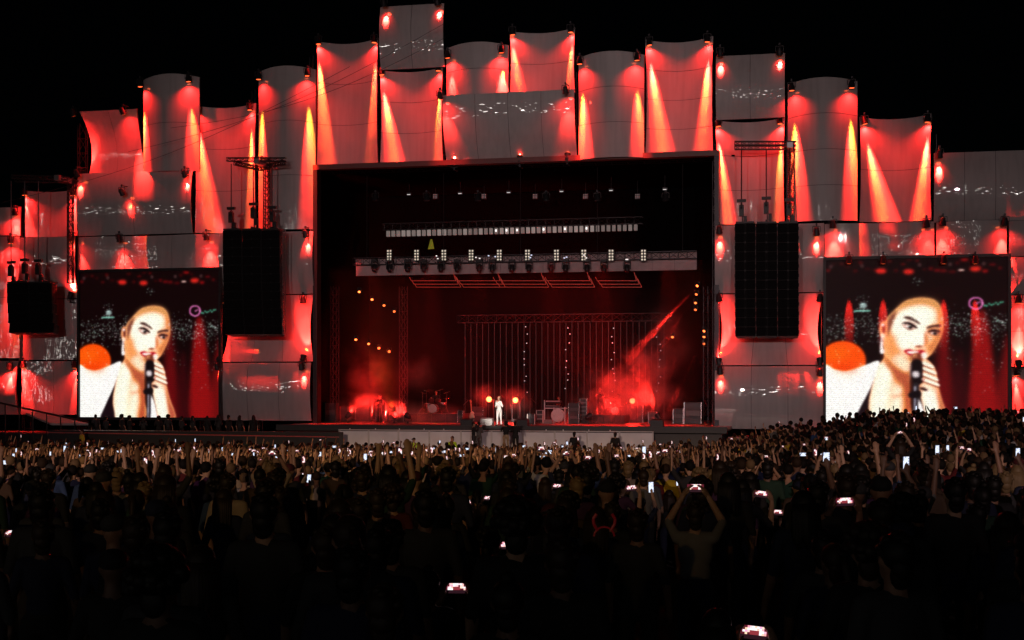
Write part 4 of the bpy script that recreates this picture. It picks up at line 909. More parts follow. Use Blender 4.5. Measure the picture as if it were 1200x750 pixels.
def person_mesh(P, tris=2200, voxel=0.0125):
    mb = MB()
    for p in P:
        if p[0] == 'e': mb.ell(p[1], p[2], 14, 9)
        else:
            a, b, ra, rb = p[1:5]; d = (b-a); L_ = d.length; prof = [(-ra*0.98, ra*0.2), (-ra*0.7, ra*0.71), (0, ra), (L_, rb), (L_+rb*0.7, rb*0.71), (L_+rb*0.98, rb*0.2)]
            mb.lathe(prof, a, d if L_ > 1e-5 else (0, 0, 1), 10)
    me = mb.mesh('tmp'); o = bpy.data.objects.new('tmp', me); COL.objects.link(o)
    r = o.modifiers.new('r', 'REMESH'); r.mode = 'VOXEL'; r.voxel_size = voxel
    sm = o.modifiers.new('s', 'SMOOTH'); sm.factor = 0.5; sm.iterations = 2
    dc = o.modifiers.new('d', 'DECIMATE'); dc.ratio = 1.0
    dg = bpy.context.evaluated_depsgraph_get(); n0 = len(o.evaluated_get(dg).data.polygons)*2
    dc.ratio = min(1.0, tris/n0); dg.update(); ev = o.evaluated_get(dg)
    out = bpy.data.meshes.new_from_object(ev); bpy.data.objects.remove(o); bpy.data.meshes.remove(me)
    n = len(out.polygons); cen = np.empty(n*3); out.polygons.foreach_get('center', cen); cen = cen.reshape(-1, 3)
    best = np.full(n, 1e9); idx = np.zeros(n, int)
    for p in P:
        if p[0] == 'e':
            c = np.array(p[1]); r_ = np.array(p[2]); q = (cen-c)/r_; l = np.linalg.norm(q, axis=1); d = (l-1)*r_.min(); t = p[3]
            if t in (4, 5): d = d-0.012
        else:
            a = np.array(p[1]); b = np.array(p[2]); ab = b-a; h = np.clip(((cen-a) @ ab)/max(1e-9, ab @ ab), 0, 1)
            d = np.linalg.norm(cen-a-h[:, None]*ab, axis=1)-(p[3]+(p[4]-p[3])*h); t = p[5]
        m = d < best; best[m] = d[m]; idx[m] = t
    out.polygons.foreach_set('material_index', idx.astype(np.int32)); out.polygons.foreach_set('use_smooth', [True]*n)
    out.materials.clear()
    for m in (SKINS[0], TOPM['black'], TOPM['navy'], SHOE, EYEM, LIPM): out.materials.append(m)
    out.polygons.foreach_set('material_index', idx.astype(np.int32)); out.update()
    return out
def hair_mesh(kind):
    "shell over the skull, made of jittered strands-like lobes"
    mb = MB(); r = random.Random(kind)
    if kind == 'cap':
        mb.ell((0, -0.005, 1.655), (0.088, 0.108, 0.075), 14, 8); mb.add([(-.07, .07, 1.665), (.07, .07, 1.665), (.06, .185, 1.645), (-.06, .185, 1.645), (-.07, .07, 1.655), (.07, .07, 1.655), (.06, .185, 1.636), (-.06, .185, 1.636)], [(0, 1, 2, 3), (7, 6, 5, 4), (0, 4, 5, 1), (1, 5, 6, 2), (2, 6, 7, 3), (3, 7, 4, 0)])
        return mb.mesh('cap', True)
    mb.ell((0, -0.016, 1.638), (0.087, 0.104, 0.098), 14, 9)
    def lobe(c, rr): mb.ell(c, rr, 8, 6)
    lobe((0, -0.055, 1.535), (0.064, 0.032, 0.075))
    if kind == 'short':
        for k in range(16):
            a = r.uniform(0, 2*math.pi); e = r.uniform(0.1, 1.5); lobe((0.075*math.cos(a)*math.cos(e), -0.016+0.09*math.sin(a)*math.cos(e)-0.01, 1.64+0.085*math.sin(e)), (0.03, 0.03, 0.022))
        lobe((0, -0.07, 1.57), (0.065, 0.04, 0.06))
    elif kind == 'curly':
        for k in range(46):
            a = r.uniform(0, 2*math.pi); e = r.uniform(-0.5, 1.5)
            if math.sin(a) > 0.5 and e < 0.5: continue
            lobe((0.105*math.cos(a)*math.cos(e), -0.02+0.12*math.sin(a)*math.cos(e), 1.645+0.105*math.sin(e)), (0.042, 0.042, 0.038))
    elif kind == 'long':
        for k in range(13):
            x = -0.085+0.17*k/12; b = -0.03-0.075*math.cos(x/0.085*1.3); ln = r.uniform(0.27, 0.34)
            mb.lathe([(0, 0.02), (ln*0.3, 0.027), (ln*0.8, 0.022), (ln, 0.006)], (x, b, 1.64), (x*0.5, -0.10, -1), 6)
    elif kind == 'ponytail':
        lobe((0, -0.115, 1.665), (0.025, 0.03, 0.03)); mb.lathe([(0, 0.02), (0.08, 0.035), (0.2, 0.028), (0.28, 0.006)], (0, -0.13, 1.67), (0.05, -0.35, -1), 8); lobe((0, -0.06, 1.58), (0.066, 0.045, 0.06))
    elif kind == 'bun':
        lobe((0, -0.07, 1.745), (0.042, 0.042, 0.036)); lobe((0, -0.06, 1.58), (0.066, 0.045, 0.06))
    return mb.mesh('hair', True)
HAIRS = {k: hair_mesh(k) for k in ('short', 'curly', 'long', 'ponytail', 'bun', 'cap')}
BODY = {}
for key, kw in {'down': {}, 'down_f': dict(fem=True), 'bent': dict(sleeve='long'), 'one_up': {}, 'both_up': {}, 'phone_high': {}, 'phone_side': dict(fem=True), 'phone_one': dict(fem=True)}.items():
    pose = key[:-2] if key.endswith('_f') else key
    BODY[key] = person_mesh(person_prims(pose, **kw))
for me in list(BODY.values())+list(HAIRS.values()):
    pass
def add_person(loc, rz, body, hair, top, hairc, label, group, scale=1.0, trousers='navy', skin=0, cat='person', shoes=None):
    o = link('person', body, None, None, loc, (0, 0, rz)); o.scale = (scale,)*3
    for i, m in ((0, SKINS[skin]), (1, TOPM[top]), (2, TOPM[trousers])):
        o.material_slots[i].link = 'OBJECT'; o.material_slots[i].material = m
    if hair:
        me = HAIRS[hair]
        if len(me.materials) == 0: me.materials.append(HAIRM['black'])
        h = link('cap' if hair == 'cap' else 'hair', me, None, o); h.material_slots[0].link = 'OBJECT'; h.material_slots[0].material = HAIRM[hairc] if hair != 'cap' else TOPM[hairc if hairc in TOPM else 'black']
    tag(o, label, cat, group)
    return o
# phones
def phone_meshes():
    a = MB(); a.box((0, 0.0045, 0), (0.158, 0.008, 0.078)); a.box((0.055, 0.010, 0.02), (0.03, 0.003, 0.03))
    b = MB(); nx, nz = 12, 6; vs = []; fs = []
    for j in range(nz+1):
        for i in range(nx+1): vs.append((-0.073+0.146*i/nx, -0.0005, -0.034+0.068*j/nz))
    for j in range(nz):
        for i in range(nx): q = j*(nx+1)+i; fs.append((q, q+1, q+nx+2, q+nx+1))
    b.add(vs, fs); out = []
    for v in range(4):
        me = b.mesh('screen'); ca = me.color_attributes.new('glow', 'FLOAT_COLOR', 'CORNER'); rr = random.Random(v+20)
        for p in me.polygons:
            i = p.index % nx; j = p.index//nx; u = abs((i+.5)/nx-.5)*2; w = j/(nz-1)
            if v == 3: c = (0.75, 0.82, 1.0) if rr.random() < .8 else (.3, .35, .5)
            else:
                st = w > 0.35 and u < 0.95-0.3*w; c = (1.0, 0.34+0.4*rr.random(), 0.38+0.35*rr.random()) if st and rr.random() < .85 else (0.10, 0.01, 0.02) if w > .3 else (0.02, 0.006, 0.01)
                if u < 0.3 and 0.3 < w < 0.7: c = (0.25, 0.03, 0.04)
                if st and rr.random() < .25: c = (1, .95, .95)
            for li in p.loop_indices: ca.data[li].color = (*c, 1)
        me.materials.append(PHONEM); out.append(me)
    ca_ = a.mesh('case'); ca_.materials.append(RUBBER)
    return ca_, out
PHONEM = attr_mat('phone_screen', 'glow', True, 1.25, 0.3); PHONEM.cycles.emission_sampling = 'NONE'
CASE, SCREENS = phone_meshes()
def add_phone(loc, rz, label, group, vert=False, v=0, scale=1.0, tilt=0.0, roll=0.0):
    t = thing('phone', label, 'phone', loc, 0, group); t.rotation_euler = (tilt, (math.pi/2 if vert else 0)+roll, rz); t.scale = (scale,)*3; t.rotation_mode = 'XYZ'
    link('case', CASE, None, t); link('screen', SCREENS[v], None, t)
    return t
HANDP = {'phone_high': Vector((0, 0.285, 1.845)), 'phone_side': Vector((0.21, 0.325, 1.545)), 'phone_one': Vector((0.175, 0.285, 1.875))}

def zone(px, py):
    c = 'far left' if px < 130 else 'left' if px < 380 else 'left of centre' if px < 560 else 'centre' if px < 680 else 'right of centre' if px < 840 else 'right' if px < 1060 else 'far right'
    r = 'bottom edge' if py > 690 else 'near rows' if py > 640 else 'lower rows' if py > 600 else 'middle rows' if py > 565 else 'farther rows'
    return r+', '+c
def landmark(px):
    for x, n_ in ((60, 'far left speakers'), (105, 'ramp'), (180, 'left half of the left screen'), (258, 'right half of the left screen'), (330, 'left hanging speakers'), (375, 'left edge of the opening'), (430, 'left amplifiers'), (480, 'left stage smoke'), (540, 'drum kit'), (575, 'left camera operator'), (625, 'singer'), (685, 'keyboards'), (735, 'percussion'), (790, 'right stage smoke'), (838, 'right amplifiers'), (900, 'right opening edge'), (966, 'right hanging speakers'), (1070, 'left half of the right screen'), (1180, 'right half of the right screen')):
        if px < x: return n_
    return 'right picture border'
def rowname(py): return 'front rows' if py < 512 else 'row under the front' if py < 520 else 'upper middle' if py < 528 else 'middle rows' if py < 540 else 'lower middle' if py < 555 else 'nearer rows'
def to_px(p):
    v = Vector(p)-CAM; d = v.dot(FWD); return 600+F*v.dot(RGT)/d, YH-F*v.z/d, d
def face_stage(x, y): return -math.atan2(0-x, 2-y)
crowd = []; USED = {}; KEEP = []
def uniq(base, opts):
    for o in opts:
        l = base % o
        if l not in USED: USED[l] = 1; return l
    USED[l] = USED.get(l, 0)+1; return l
def free(x, y, r):
    return all((x-a)**2+(y-b)**2 > r*r for a, b in crowd)
PHONES = [0]; MYPX = []
def phone_person(px, py, wpx, top='black', hair='short', mode=None, v=0, label=None, dmin=4.2, trousers='navy', plabel=None):
    d = max(dmin, 0.158*F/wpx); p = atd(px, py, d); g = ground_dl(d+0.0, (px-600)/F*d); hz = p.z-g
    mode = mode or ('phone_high' if hz > 1.72 else 'phone_side')
    h = HANDP[mode]; sc = min(1.1, max(0.88, hz/h.z)); rz = -math.atan2(CAM.x-p.x, p.y-CAM.y)*-1.0
    rz = -math.atan2(p.x-CAM.x, p.y-CAM.y)
    R_ = Matrix.Rotation(rz, 3, 'Z'); off = R_ @ (h*sc); base = Vector((p.x-off.x, p.y-off.y, 0)); base.z = ground(base.x, base.y)
    base.z += max(-0.25, min(0.25, p.z-(base.z+h.z*sc)))
    q = to_px(base+Vector((0, 0, 1.7*sc))); zz = zone(q[0], q[1])
    lb = label or uniq('person in %s %%s, %s' % (top, zz), ['holding up a lit phone', 'filming with a phone held up', 'raising a glowing phone', 'with phone held out in front', 'aiming a phone at the stage'])
    add_person(base, rz, BODY[mode], hair, top, RNG.choice(('black', 'brown')), lb, 'concertgoers', sc, trousers, RNG.randrange(3))
    crowd.append((base.x, base.y)); KEEP.append((px, py, wpx, d)); MYPX.append((q[0], d))
    pl = plabel or 'glowing phone held up by person in %s top %s' % (top, zz)
    USED[pl] = USED.get(pl, 0)+1; PHONES[0] += 1
    add_phone(base+off+R_ @ Vector((0, -0.012, 0.0)), rz, pl, 'phones held up in the crowd', mode == 'phone_one', v, 1.0, RNG.uniform(-.15, .05), RNG.uniform(-.12, .12))
# phones the photograph shows clearly
phone_person(815, 572, 21, 'pale grey', 'short', 'phone_high', 0, 'man in a pale grey T-shirt filming with both arms raised', plabel='bright pink phone screen held over the pale grey T-shirt')
for a in ((892, 579, 17, 'black', 'long'), (990, 588, 22, 'charcoal', 'short'), (595, 652, 20, 'black', 'curly'), (535, 693, 27, 'navy', 'bun'), (14, 690, 18, 'black', 'short'), (653, 570, 12, 'black', 'long'), (617, 562, 9, 'navy', 'short'),
          (572, 598, 11, 'brown', 'ponytail'), (573, 583, 9, 'black', 'short'), (562, 603, 9, 'charcoal', 'cap'), (83, 612, 9, 'black', 'short'), (84, 627, 10, 'dark red', 'long'), (228, 608, 10, 'navy', 'short'), (238, 620, 10, 'black', 'bun'), (378, 575, 9, 'black', 'short'),
          (547, 634, 12, 'grey', 'short'), (1055, 507, 8, 'black', 'long'), (911, 663, 14, 'black', 'short'), (884, 741, 36, 'dark green', 'long'), (740, 572, 14, 'purple', 'curly'), (1113, 570, 10, 'black', 'short'), (505, 562, 8, 'black', 'short'), (288, 592, 9, 'grey', 'long'), (288, 580, 8, 'brown', 'short')):
    phone_person(*a, v=RNG.choice((0, 1, 2)))
for a in ((795, 584, 11, 'black', 'long', 'phone_one', 3), (763, 583, 13, 'navy', 'short', 'phone_one', 3), (362, 600, 10, 'dark green', 'short', 'phone_one', 3), (355, 590, 9, 'black', 'long', 'phone_one', 2), (5, 590, 9, 'black', 'short', 'phone_one', 3)):
    phone_person(*a)
# random crowd
KEEP += [(818, 668, 80, 12.9), (800, 600, 10, 12.9), (832, 600, 10, 12.9), (310, 672, 20, 11.5), (1118, 640, 60, 11.5), (706, 622, 34, 11.0)]
def sample_pos(dmin, dmax):
    d = math.sqrt(RNG.uniform(dmin**2, dmax**2)); l = RNG.uniform(-0.385, 0.385)*d
    p = CAM+FWD*d+RGT*l; return d, l, p.x, p.y
N_IND = 300; k = len(crowd); tries = 0
COLS = ['black']*8+['charcoal']*5+['navy']*5+['dark red']*2+['dark green']*2+['grey']*2+['brown']*3+['purple']*2+['blue']*2+['beige']
HK = ['short']*6+['long']*5+['curly']*3+['ponytail']*3+['bun']*2+['cap']*2
fixed = [(310, 640, 9.0, 'down', 'short', 'charcoal', 'person in a dim charcoal shirt standing left in the near rows'), (1118, 560, 11.5, 'down', 'short', 'black', 'person with fair light on neck and shoulder, right in near rows'), (605, 622, 8.0, 'down', 'curly', 'black', 'person with big curly hair silhouetted below the centre')]
for px, py, d, b, h, tc, lb in fixed:
    p = atd(px, py, d); add_person((p.x, p.y, ground(p.x, p.y)), face_stage(p.x, p.y), BODY[b], h, tc, 'black', lb, 'concertgoers', 1.04); crowd.append((p.x, p.y))
while len(crowd) < N_IND and tries < 20000:
    tries += 1; dd = 5.6+19.0*(len(crowd)/N_IND)
    d, l, x, y = sample_pos(max(5.2, dd-3), dd+2)
    if not free(x, y, 0.52): continue
    pose = RNG.choices(['down', 'down_f', 'bent', 'one_up', 'both_up', 'phone_high', 'phone_one'], [40, 36, 16, 3, 1, 0, 0] if d < 12 else [30, 26, 12, 11, 9, 6, 5])[0]
    sc = RNG.uniform(0.93, 1.05)*(0.95 if pose == 'down_f' else 1); g = ground(x, y); rz = face_stage(x, y)+RNG.uniform(-.3, .3)
    q = to_px((x, y, g+1.72*sc)); 
    if q[1] < 598 and pose in ('one_up', 'both_up') and RNG.random() < .3: pose = 'down'
    hwp = 0.13*F/d; rais = pose in ('one_up', 'both_up', 'phone_high', 'phone_one'); topy = q[1]-(0.28*F/d if rais else 0)
    if any(d < kd+0.2 and abs(kx-q[0]) < hwp*(2 if rais else 1)+kw*0.6 and topy < ky+10 for kx, ky, kw, kd in KEEP): continue
    top = RNG.choice(COLS if d > 14 else COLS[:18]); hair = RNG.choice(HK if pose != 'down' else HK[:10]+['cap', 'short']); zz = zone(q[0], q[1])
    pt = {'down': 'arms down', 'down_f': 'arms lowered', 'bent': 'arms folded', 'one_up': 'one arm raised', 'both_up': 'both arms raised', 'phone_high': 'filming overhead', 'phone_one': 'holding a phone up'}[pose]
    hn = {'short': 'short hair', 'long': 'long hair', 'curly': 'curly hair', 'ponytail': 'ponytail', 'bun': 'hair bun', 'cap': 'cap'}[hair]
    for _ in range(12):
        lb = 'person in %s, %s, %s, %s' % (top, hn, pt, zz)
        if lb not in USED: break
        top = RNG.choice(sorted(set(COLS)) if d > 14 else ['black', 'charcoal', 'navy', 'brown', 'purple', 'dark green']); hair = RNG.choice(list(HAIRS)); hn = {'short': 'short hair', 'long': 'long hair', 'curly': 'curly hair', 'ponytail': 'ponytail', 'bun': 'hair bun', 'cap': 'cap'}[hair]
    USED[lb] = 1
    add_person((x, y, g), rz, BODY[pose], hair, top, RNG.choice(('black', 'black', 'brown', 'fair') if d > 15 else ('black', 'brown')) if hair != 'cap' else RNG.choice(('black', 'navy', 'dark red', 'charcoal')), lb, 'concertgoers', sc, RNG.choice(('navy', 'black', 'charcoal', 'brown')), RNG.randrange(4) if d > 14 else RNG.choice((2, 3)))
    crowd.append((x, y))
    if pose in HANDP:
        off = Matrix.Rotation(rz, 3, 'Z') @ (HANDP[pose]*sc)
        add_phone(Vector((x, y, g))+off, rz+RNG.uniform(-.2, .2), 'phone held by person in %s with %s, %s' % (top, hn, zz), 'phones held up in the crowd', pose == 'phone_one', RNG.choice((0, 1, 2, 3)), sc); PHONES[0] += 1

# the many people farther off, one mass; and their phones
def far_crowd():
    rs = np.random.RandomState(11)
    T = []
    for pose, kw in (('down', {}), ('down', dict(fem=True)), ('one_up', {}), ('both_up', {}), ('phone_high', {}), ('phone_one', {})):
        pr = person_prims(pose, **kw); me = person_mesh(pr, 190, 0.026); me.calc_loop_triangles()
        v = np.empty(len(me.vertices)*3); me.vertices.foreach_get('co', v); v = v.reshape(-1, 3)
        tri = np.empty(len(me.loop_triangles)*3, np.int32); me.loop_triangles.foreach_get('vertices', tri); tri = tri.reshape(-1, 3)
        mi = np.array([me.polygons[t.polygon_index].material_index for t in me.loop_triangles]); mi[mi > 3] = 0
        hb = MB(); hb.ell((0, -0.016, 1.645), (0.09, 0.108, 0.10), 7, 5); hm = hb.mesh('h'); hm.calc_loop_triangles()
        hv = np.array([w.co for w in hm.vertices]); ht = np.array([list(t.vertices) for t in hm.loop_triangles])
        tri = np.concatenate([tri, ht+len(v)]); mi = np.concatenate([mi, np.full(len(ht), 6)]); v = np.concatenate([v, hv]); T.append((pose, v, tri, mi))
        bpy.data.meshes.remove(hm)
    pts = []
    d = 23.2
    while d < 74.5:
        l = -0.385*d+RNG.uniform(0, .6)
        while l < 0.385*d:
            dd = d+RNG.uniform(-.26, .26); ll = l+RNG.uniform(-.2, .2); p = CAM+FWD*dd+RGT*ll
            if p.y < -14.0 and free(p.x, p.y, 0.4): pts.append((p.x, p.y, dd, ll))
            l += 0.62 if d < 60 else 0.7
        d += 0.74 if d < 60 else 0.8
    VV = []; FF = []; CC = []; nb = 0; ph = []
    tops = np.array([TOPS[k] for k in COLS]+[TOPS['white']]*2+[TOPS['yellow'], TOPS['beige']]); sk_ = np.array([(0.50, 0.30, 0.20), (0.42, 0.24, 0.15), (0.30, 0.16, 0.10), (0.16, 0.085, 0.055)]); hr = np.array([(0.008, 0.006, 0.005)]*4+[(0.03, 0.017, 0.01), (0.16, 0.10, 0.05)])
    for (x, y, dd, ll) in pts:
        qx = 600+F*ll/dd; w = [30, 25, 12, 7, 3, 2.5] if dd < 42 else [20, 16, 20, 16, 4, 3.5] if dd < 60 else [36, 32, 6, 2.5, 2.5, 2.5]
        if qx > 850: w = [40, 34, 5, 1.5, 1.2, 1.0]
        ti = RNG.choices(range(6), w)[0]; pose, v, tri, mi = T[ti]; sc = RNG.uniform(0.9, 1.06); rz = face_stage(x, y)+RNG.uniform(-.3, .3); g = ground(x, y)
        c, s_ = math.cos(rz), math.sin(rz); R_ = np.array([[c, -s_, 0], [s_, c, 0], [0, 0, 1]])
        VV.append((v*sc) @ R_.T+np.array([x, y, g])); FF.append(tri+nb); nb += len(v)
        pal = np.stack([sk_[rs.randint(4)], tops[rs.randint(len(tops))], np.array((0.012, 0.014, 0.03)), np.array((0.02, 0.02, 0.02)), sk_[0], sk_[0], hr[rs.randint(len(hr))]]); CC.append(pal[mi])
        if pose in HANDP and RNG.random() < 0.9: ph.append((dd, Vector((x, y, g))+Matrix.Rotation(rz, 3, 'Z') @ (HANDP[pose]*sc), rz, pose == 'phone_one'))
    V_ = np.concatenate(VV); F_ = np.concatenate(FF); C_ = np.concatenate(CC)
    me = bpy.data.meshes.new('crowd'); n = len(F_)
    me.vertices.add(len(V_)); me.vertices.foreach_set('co', V_.astype(np.float32).ravel()); me.loops.add(n*3); me.loops.foreach_set('vertex_index', F_.astype(np.int32).ravel())
    me.polygons.add(n); me.polygons.foreach_set('loop_start', np.arange(0, n*3, 3, dtype=np.int32)); me.update(calc_edges=True)
    ca = me.color_attributes.new('cloth', 'FLOAT_COLOR', 'CORNER'); c4 = np.concatenate([C_, np.ones((n, 1))], 1).repeat(3, 0).astype(np.float32); ca.data.foreach_set('color', c4.ravel())
    o = link('crowd', me, attr_mat('crowd_cloth', 'cloth')); tag(o, 'dense dark crowd filling the field up to the stage', 'crowd', kind='stuff')
    # phones: the nearest as things, the rest as one mass
    ph.sort(key=lambda t: t[0]); room = max(0, 300-PHONES[0]); mb = MB(); print('people far', len(pts), 'phones', len(ph), PHONES[0])
    cnt = {}
    for i, (dd, p, rz, vert) in enumerate(ph):
        v = RNG.choice((0, 1, 2, 3)); q = to_px(p); up = RNG.uniform(1.0, 1.35)
        if i < room:
            zz = zone(q[0], q[1]); add_phone(p, rz+RNG.uniform(-.3, .3), 'lit %s %s phone below %s, %s' % ('upright' if vert else 'sideways', ('pink', 'rosy', 'reddish', 'bluish white')[v], landmark(q[0]), rowname(q[1])), 'phones held up in the crowd', vert, v, up*0.9)
        else:
            w, h = (0.078, 0.158) if vert else (0.158, 0.078); R_ = Matrix.Rotation(rz, 3, 'Z'); mb.box(p, (w*up, 0.008, h*up), RNG.choice((0, 1, 2, 2)), R_)
    gm = [mat('far_phone_%d' % k, (.1, .1, .1), .4, emit=c, estr=e) for k, (c, e) in enumerate((((1, .75, .7), 1.0), ((.85, .9, 1), 1.4), ((1, .5, .4), 0.6)))]
    for m in gm: m.cycles.emission_sampling = 'NONE'
    o = mb.build('phones', gm); tag(o, 'tiny lit phone screens over the farthest rows of the crowd', 'phones', kind='stuff')
far_crowd()

# ------------------------------------------------------------------ performers, crew and band gear
PERF = person_mesh(person_prims('mic', 'long', True, lean=0.08, stance=0.03), 3000)
CAMB = person_mesh(person_prims('camera', 'long'), 2400); DRUMB = person_mesh(person_prims('drum'), 2400)
def stand_at(px, Y, z): p = at(px, 480, Y); return Vector((p.x, Y, z))
p = stand_at(585, -2.6, ZD); add_person(p, math.pi-0.35, PERF, 'short', 'bright white', 'fair', 'singer in a white suit leaning to the microphone at stage front', 'performers', 0.97, 'bright white', 0)
def mic_stand(px, Y, label, h=1.45, boom=0.35):
    p = stand_at(px, Y, ZD); t = thing('microphone_stand', label, 'microphone stand', p)
    mb = MB(); mb.tube((0, 0, 0.02), (0, 0, h*0.8), 0.014); mb.tube((0, 0, h*0.8), (boom, 0, h), 0.012); mb.build('pole', CHROME, t)
    for a in (0, 2.1, 4.2): mb = MB(); mb.tube((0, 0, 0.18), (0.28*math.cos(a), 0.28*math.sin(a), 0.01), 0.012); mb.build('leg', CHROME, t)
    mb = MB(); mb.tube((boom, 0, h), (boom-0.12, -0.03, h+0.06), 0.014, 0.02); mb.ell((boom-0.15, -0.04, h+0.08), (0.028, 0.028, 0.03)); mb.build('microphone', DARKM, t)
mic_stand(591, -2.9, 'thin microphone stand in front of the singer', 1.45, -0.12)
for k, px in enumerate((694, 700, 716, 721, 727)): mic_stand(px, 3.0, 'chrome microphone stand right of the keyboards, %s from the left' % ords[k], 1.5+0.2*(k % 2), 0.3 if k % 2 else -0.25)
def riser(px0, px1, Y, dep, h, label):
    a = stand_at(px0, Y, ZD); b = stand_at(px1, Y, ZD); t = thing('riser', label, 'riser'); n = 4
    for i in range(n):
        w = (b.x-a.x)/n; mb = MB(); mb.box((a.x+w*(i+.5), Y, ZD+h/2+0.003), (w-.02, dep, h)); mb.build('riser_block', BLACK, t)
riser(480, 545, 5.0, 2.6, 0.55, 'black riser under the drum kit'); riser(686, 735, 5.0, 2.4, 0.5, 'black riser under the percussion')
def drum_kit(px, Y, z, label, sc=1.0):
    p = stand_at(px, Y, z); t = thing('drum_kit', label, 'drum kit', p, math.pi); t.scale = (sc,)*3
    shell = mat('drum_shell_dark', (0.10, 0.02, 0.02), 0.3); skinm = mat('drum_head', (0.5, 0.48, 0.46), 0.5); brass = mat('cymbal_brass', (0.7, 0.6, 0.4), 0.25, 1.0)
    def drum(c, r, h, ax):
        mb = MB(); mb.lathe([(0, r), (h, r)], c, ax, 16); d = mb.build('drum', shell, t, False); mb = MB(); mb.lathe([(h+0.002, r*0.96), (h+0.012, r*0.9)], c, ax, 16); mb.build('head', skinm, d)
        mb = MB(); mb.lathe([(h-0.03, r*1.03), (h, r*1.03)], c, ax, 16); mb.build('hoop', CHROME, d)
    drum((0, 0.35, 0.30), 0.28, 0.42, (0, 1, 0)); drum((-0.22, 0.35, 0.66), 0.16, 0.2, (0, -.3, 1)); drum((0.2, 0.35, 0.66), 0.16, 0.2, (0, -.3, 1)); drum((0.5, -0.05, 0.2), 0.22, 0.4, (0, 0, 1)); drum((-0.42, 0.0, 0.5), 0.18, 0.14, (0, 0, 1))
    for x, y, h, ti in ((-0.75, 0.3, 1.25, 0.35), (0.75, 0.3, 1.25, -0.35), (-0.6, -0.1, 0.9, 0.05), (0.45, 0.5, 1.35, -0.3), (-0.4, 0.55, 1.4, 0.3)):
        mb = MB(); mb.lathe([(0, 0.03), (0.0, 0.22), (0.008, 0.22), (0.03, 0.03)], (x, y, h), (math.sin(ti), 0, math.cos(ti)), 16); mb.build('cymbal', brass, t)
        mb = MB(); mb.tube((x, y, 0.3), (x, y, h), 0.012); 
        for a in (0.3, 2.4, 4.5): mb.tube((x, y, 0.35), (x+.28*math.cos(a), y+.28*math.sin(a), 0.01), 0.012)
        mb.build('cymbal_stand', CHROME, t)
drum_kit(511, 4.8, ZD+0.55, 'drum kit with tilted cymbals on a black riser left of centre', 1.05); drum_kit(722, 5.0, ZD+0.5, 'smaller drum and percussion set on a riser right of centre', 0.8)
add_person(stand_at(511, 5.9, ZD+0.25), math.pi, DRUMB, 'short', 'black', 'black', 'drummer behind the drum kit in dark clothes', 'performers', 1.0, 'black', 1)
add_person(stand_at(655, 4.2, ZD), math.pi, BODY['bent'], 'short', 'black', 'black', 'keyboard player in dark clothes behind the keyboards', 'performers', 0.95, 'black', 1)
# keyboard rig
p = stand_at(650, 2.6, ZD); t = thing('keyboard_rig', 'white framed keyboard rig with two keyboards and a round pale front', 'keyboards', p)
for x, h in ((-0.62, 1.42), (-0.05, 1.05), (0.62, 1.0)): mb = MB(); mb.box((x, 0, h/2), (0.06, 0.06, h)); mb.build('frame_post', WHITE, t)
mb = MB(); mb.box((0.1, 0, 0.93), (1.3, 0.3, 0.05)); mb.build('frame_rail', WHITE, t)
for z, rx in ((1.02, 0.0), (1.30, 0.35)):
    mb = MB(); mb.box((-0.1, 0.1, z), (0.95, 0.32, 0.09), 0, Matrix.Rotation(rx, 3, 'X')); kb = mb.build('keyboard', DARKM, t); mb = MB(); mb.box((-0.1, -0.02, z+0.05), (0.85, 0.13, 0.02), 0, Matrix.Rotation(rx, 3, 'X')); mb.build('keys', WHITE, kb)
mb = MB(); mb.lathe([(0, 0.40), (0.3, 0.40), (0.31, 0.36)], (0.18, 0.25, 0.5), (0, -1, 0), 24); mb.build('round_front', WHITE, t)
mb = MB(); mb.box((-0.4, 0.1, 0.12), (0.5, 0.4, 0.24)); mb.build('base_box', mat('grey_box', (.3, .3, .3), .6), t)
def rack(px, Y, w, h, n, label, col=BLACK, frame=CHROME):
    p = stand_at(px, Y, ZD); t = thing('equipment_rack', label, 'equipment rack', p, 0)
    mb = MB(); mb.box((0, 0.1, h/2), (w, 0.5, h)); mb.build('case', col, t)
    for sx in (-1, 1): mb = MB(); mb.box((sx*w/2, -0.16, h/2), (0.04, 0.04, h+0.02)); mb.build('rail', frame, t)
    for k in range(n): mb = MB(); mb.box((0, -0.165, h*(k+0.5)/n), (w*0.86, 0.03, h/n*0.7)); mb.build('unit', mat('rack_unit_%d' % (k % 2), ((.03, .03, .033), (.07, .068, .07))[k % 2], .4, .3), t)
rack(673, 2.8, 0.62, 1.25, 5, 'silver edged equipment rack right of the keyboards'); rack(623, 1.6, 0.45, 0.6, 2, 'small white edged box right of the singer', BLACK, WHITE)
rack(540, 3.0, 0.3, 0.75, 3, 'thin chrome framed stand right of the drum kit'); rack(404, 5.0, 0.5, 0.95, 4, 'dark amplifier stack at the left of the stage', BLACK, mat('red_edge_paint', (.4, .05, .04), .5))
rack(812, 3.5, 1.0, 1.3, 3, 'dark amplifier stack at the right of the stage'); rack(795, 4.5, 0.6, 0.9, 3, 'lower dark amplifier beside the right stack'); rack(388, 3.5, 0.7, 1.2, 3, 'tall dark cabinet at the far left of the stage'); rack(425, 6.0, 0.9, 0.8, 2, 'low dark cabinet left of the drum riser')
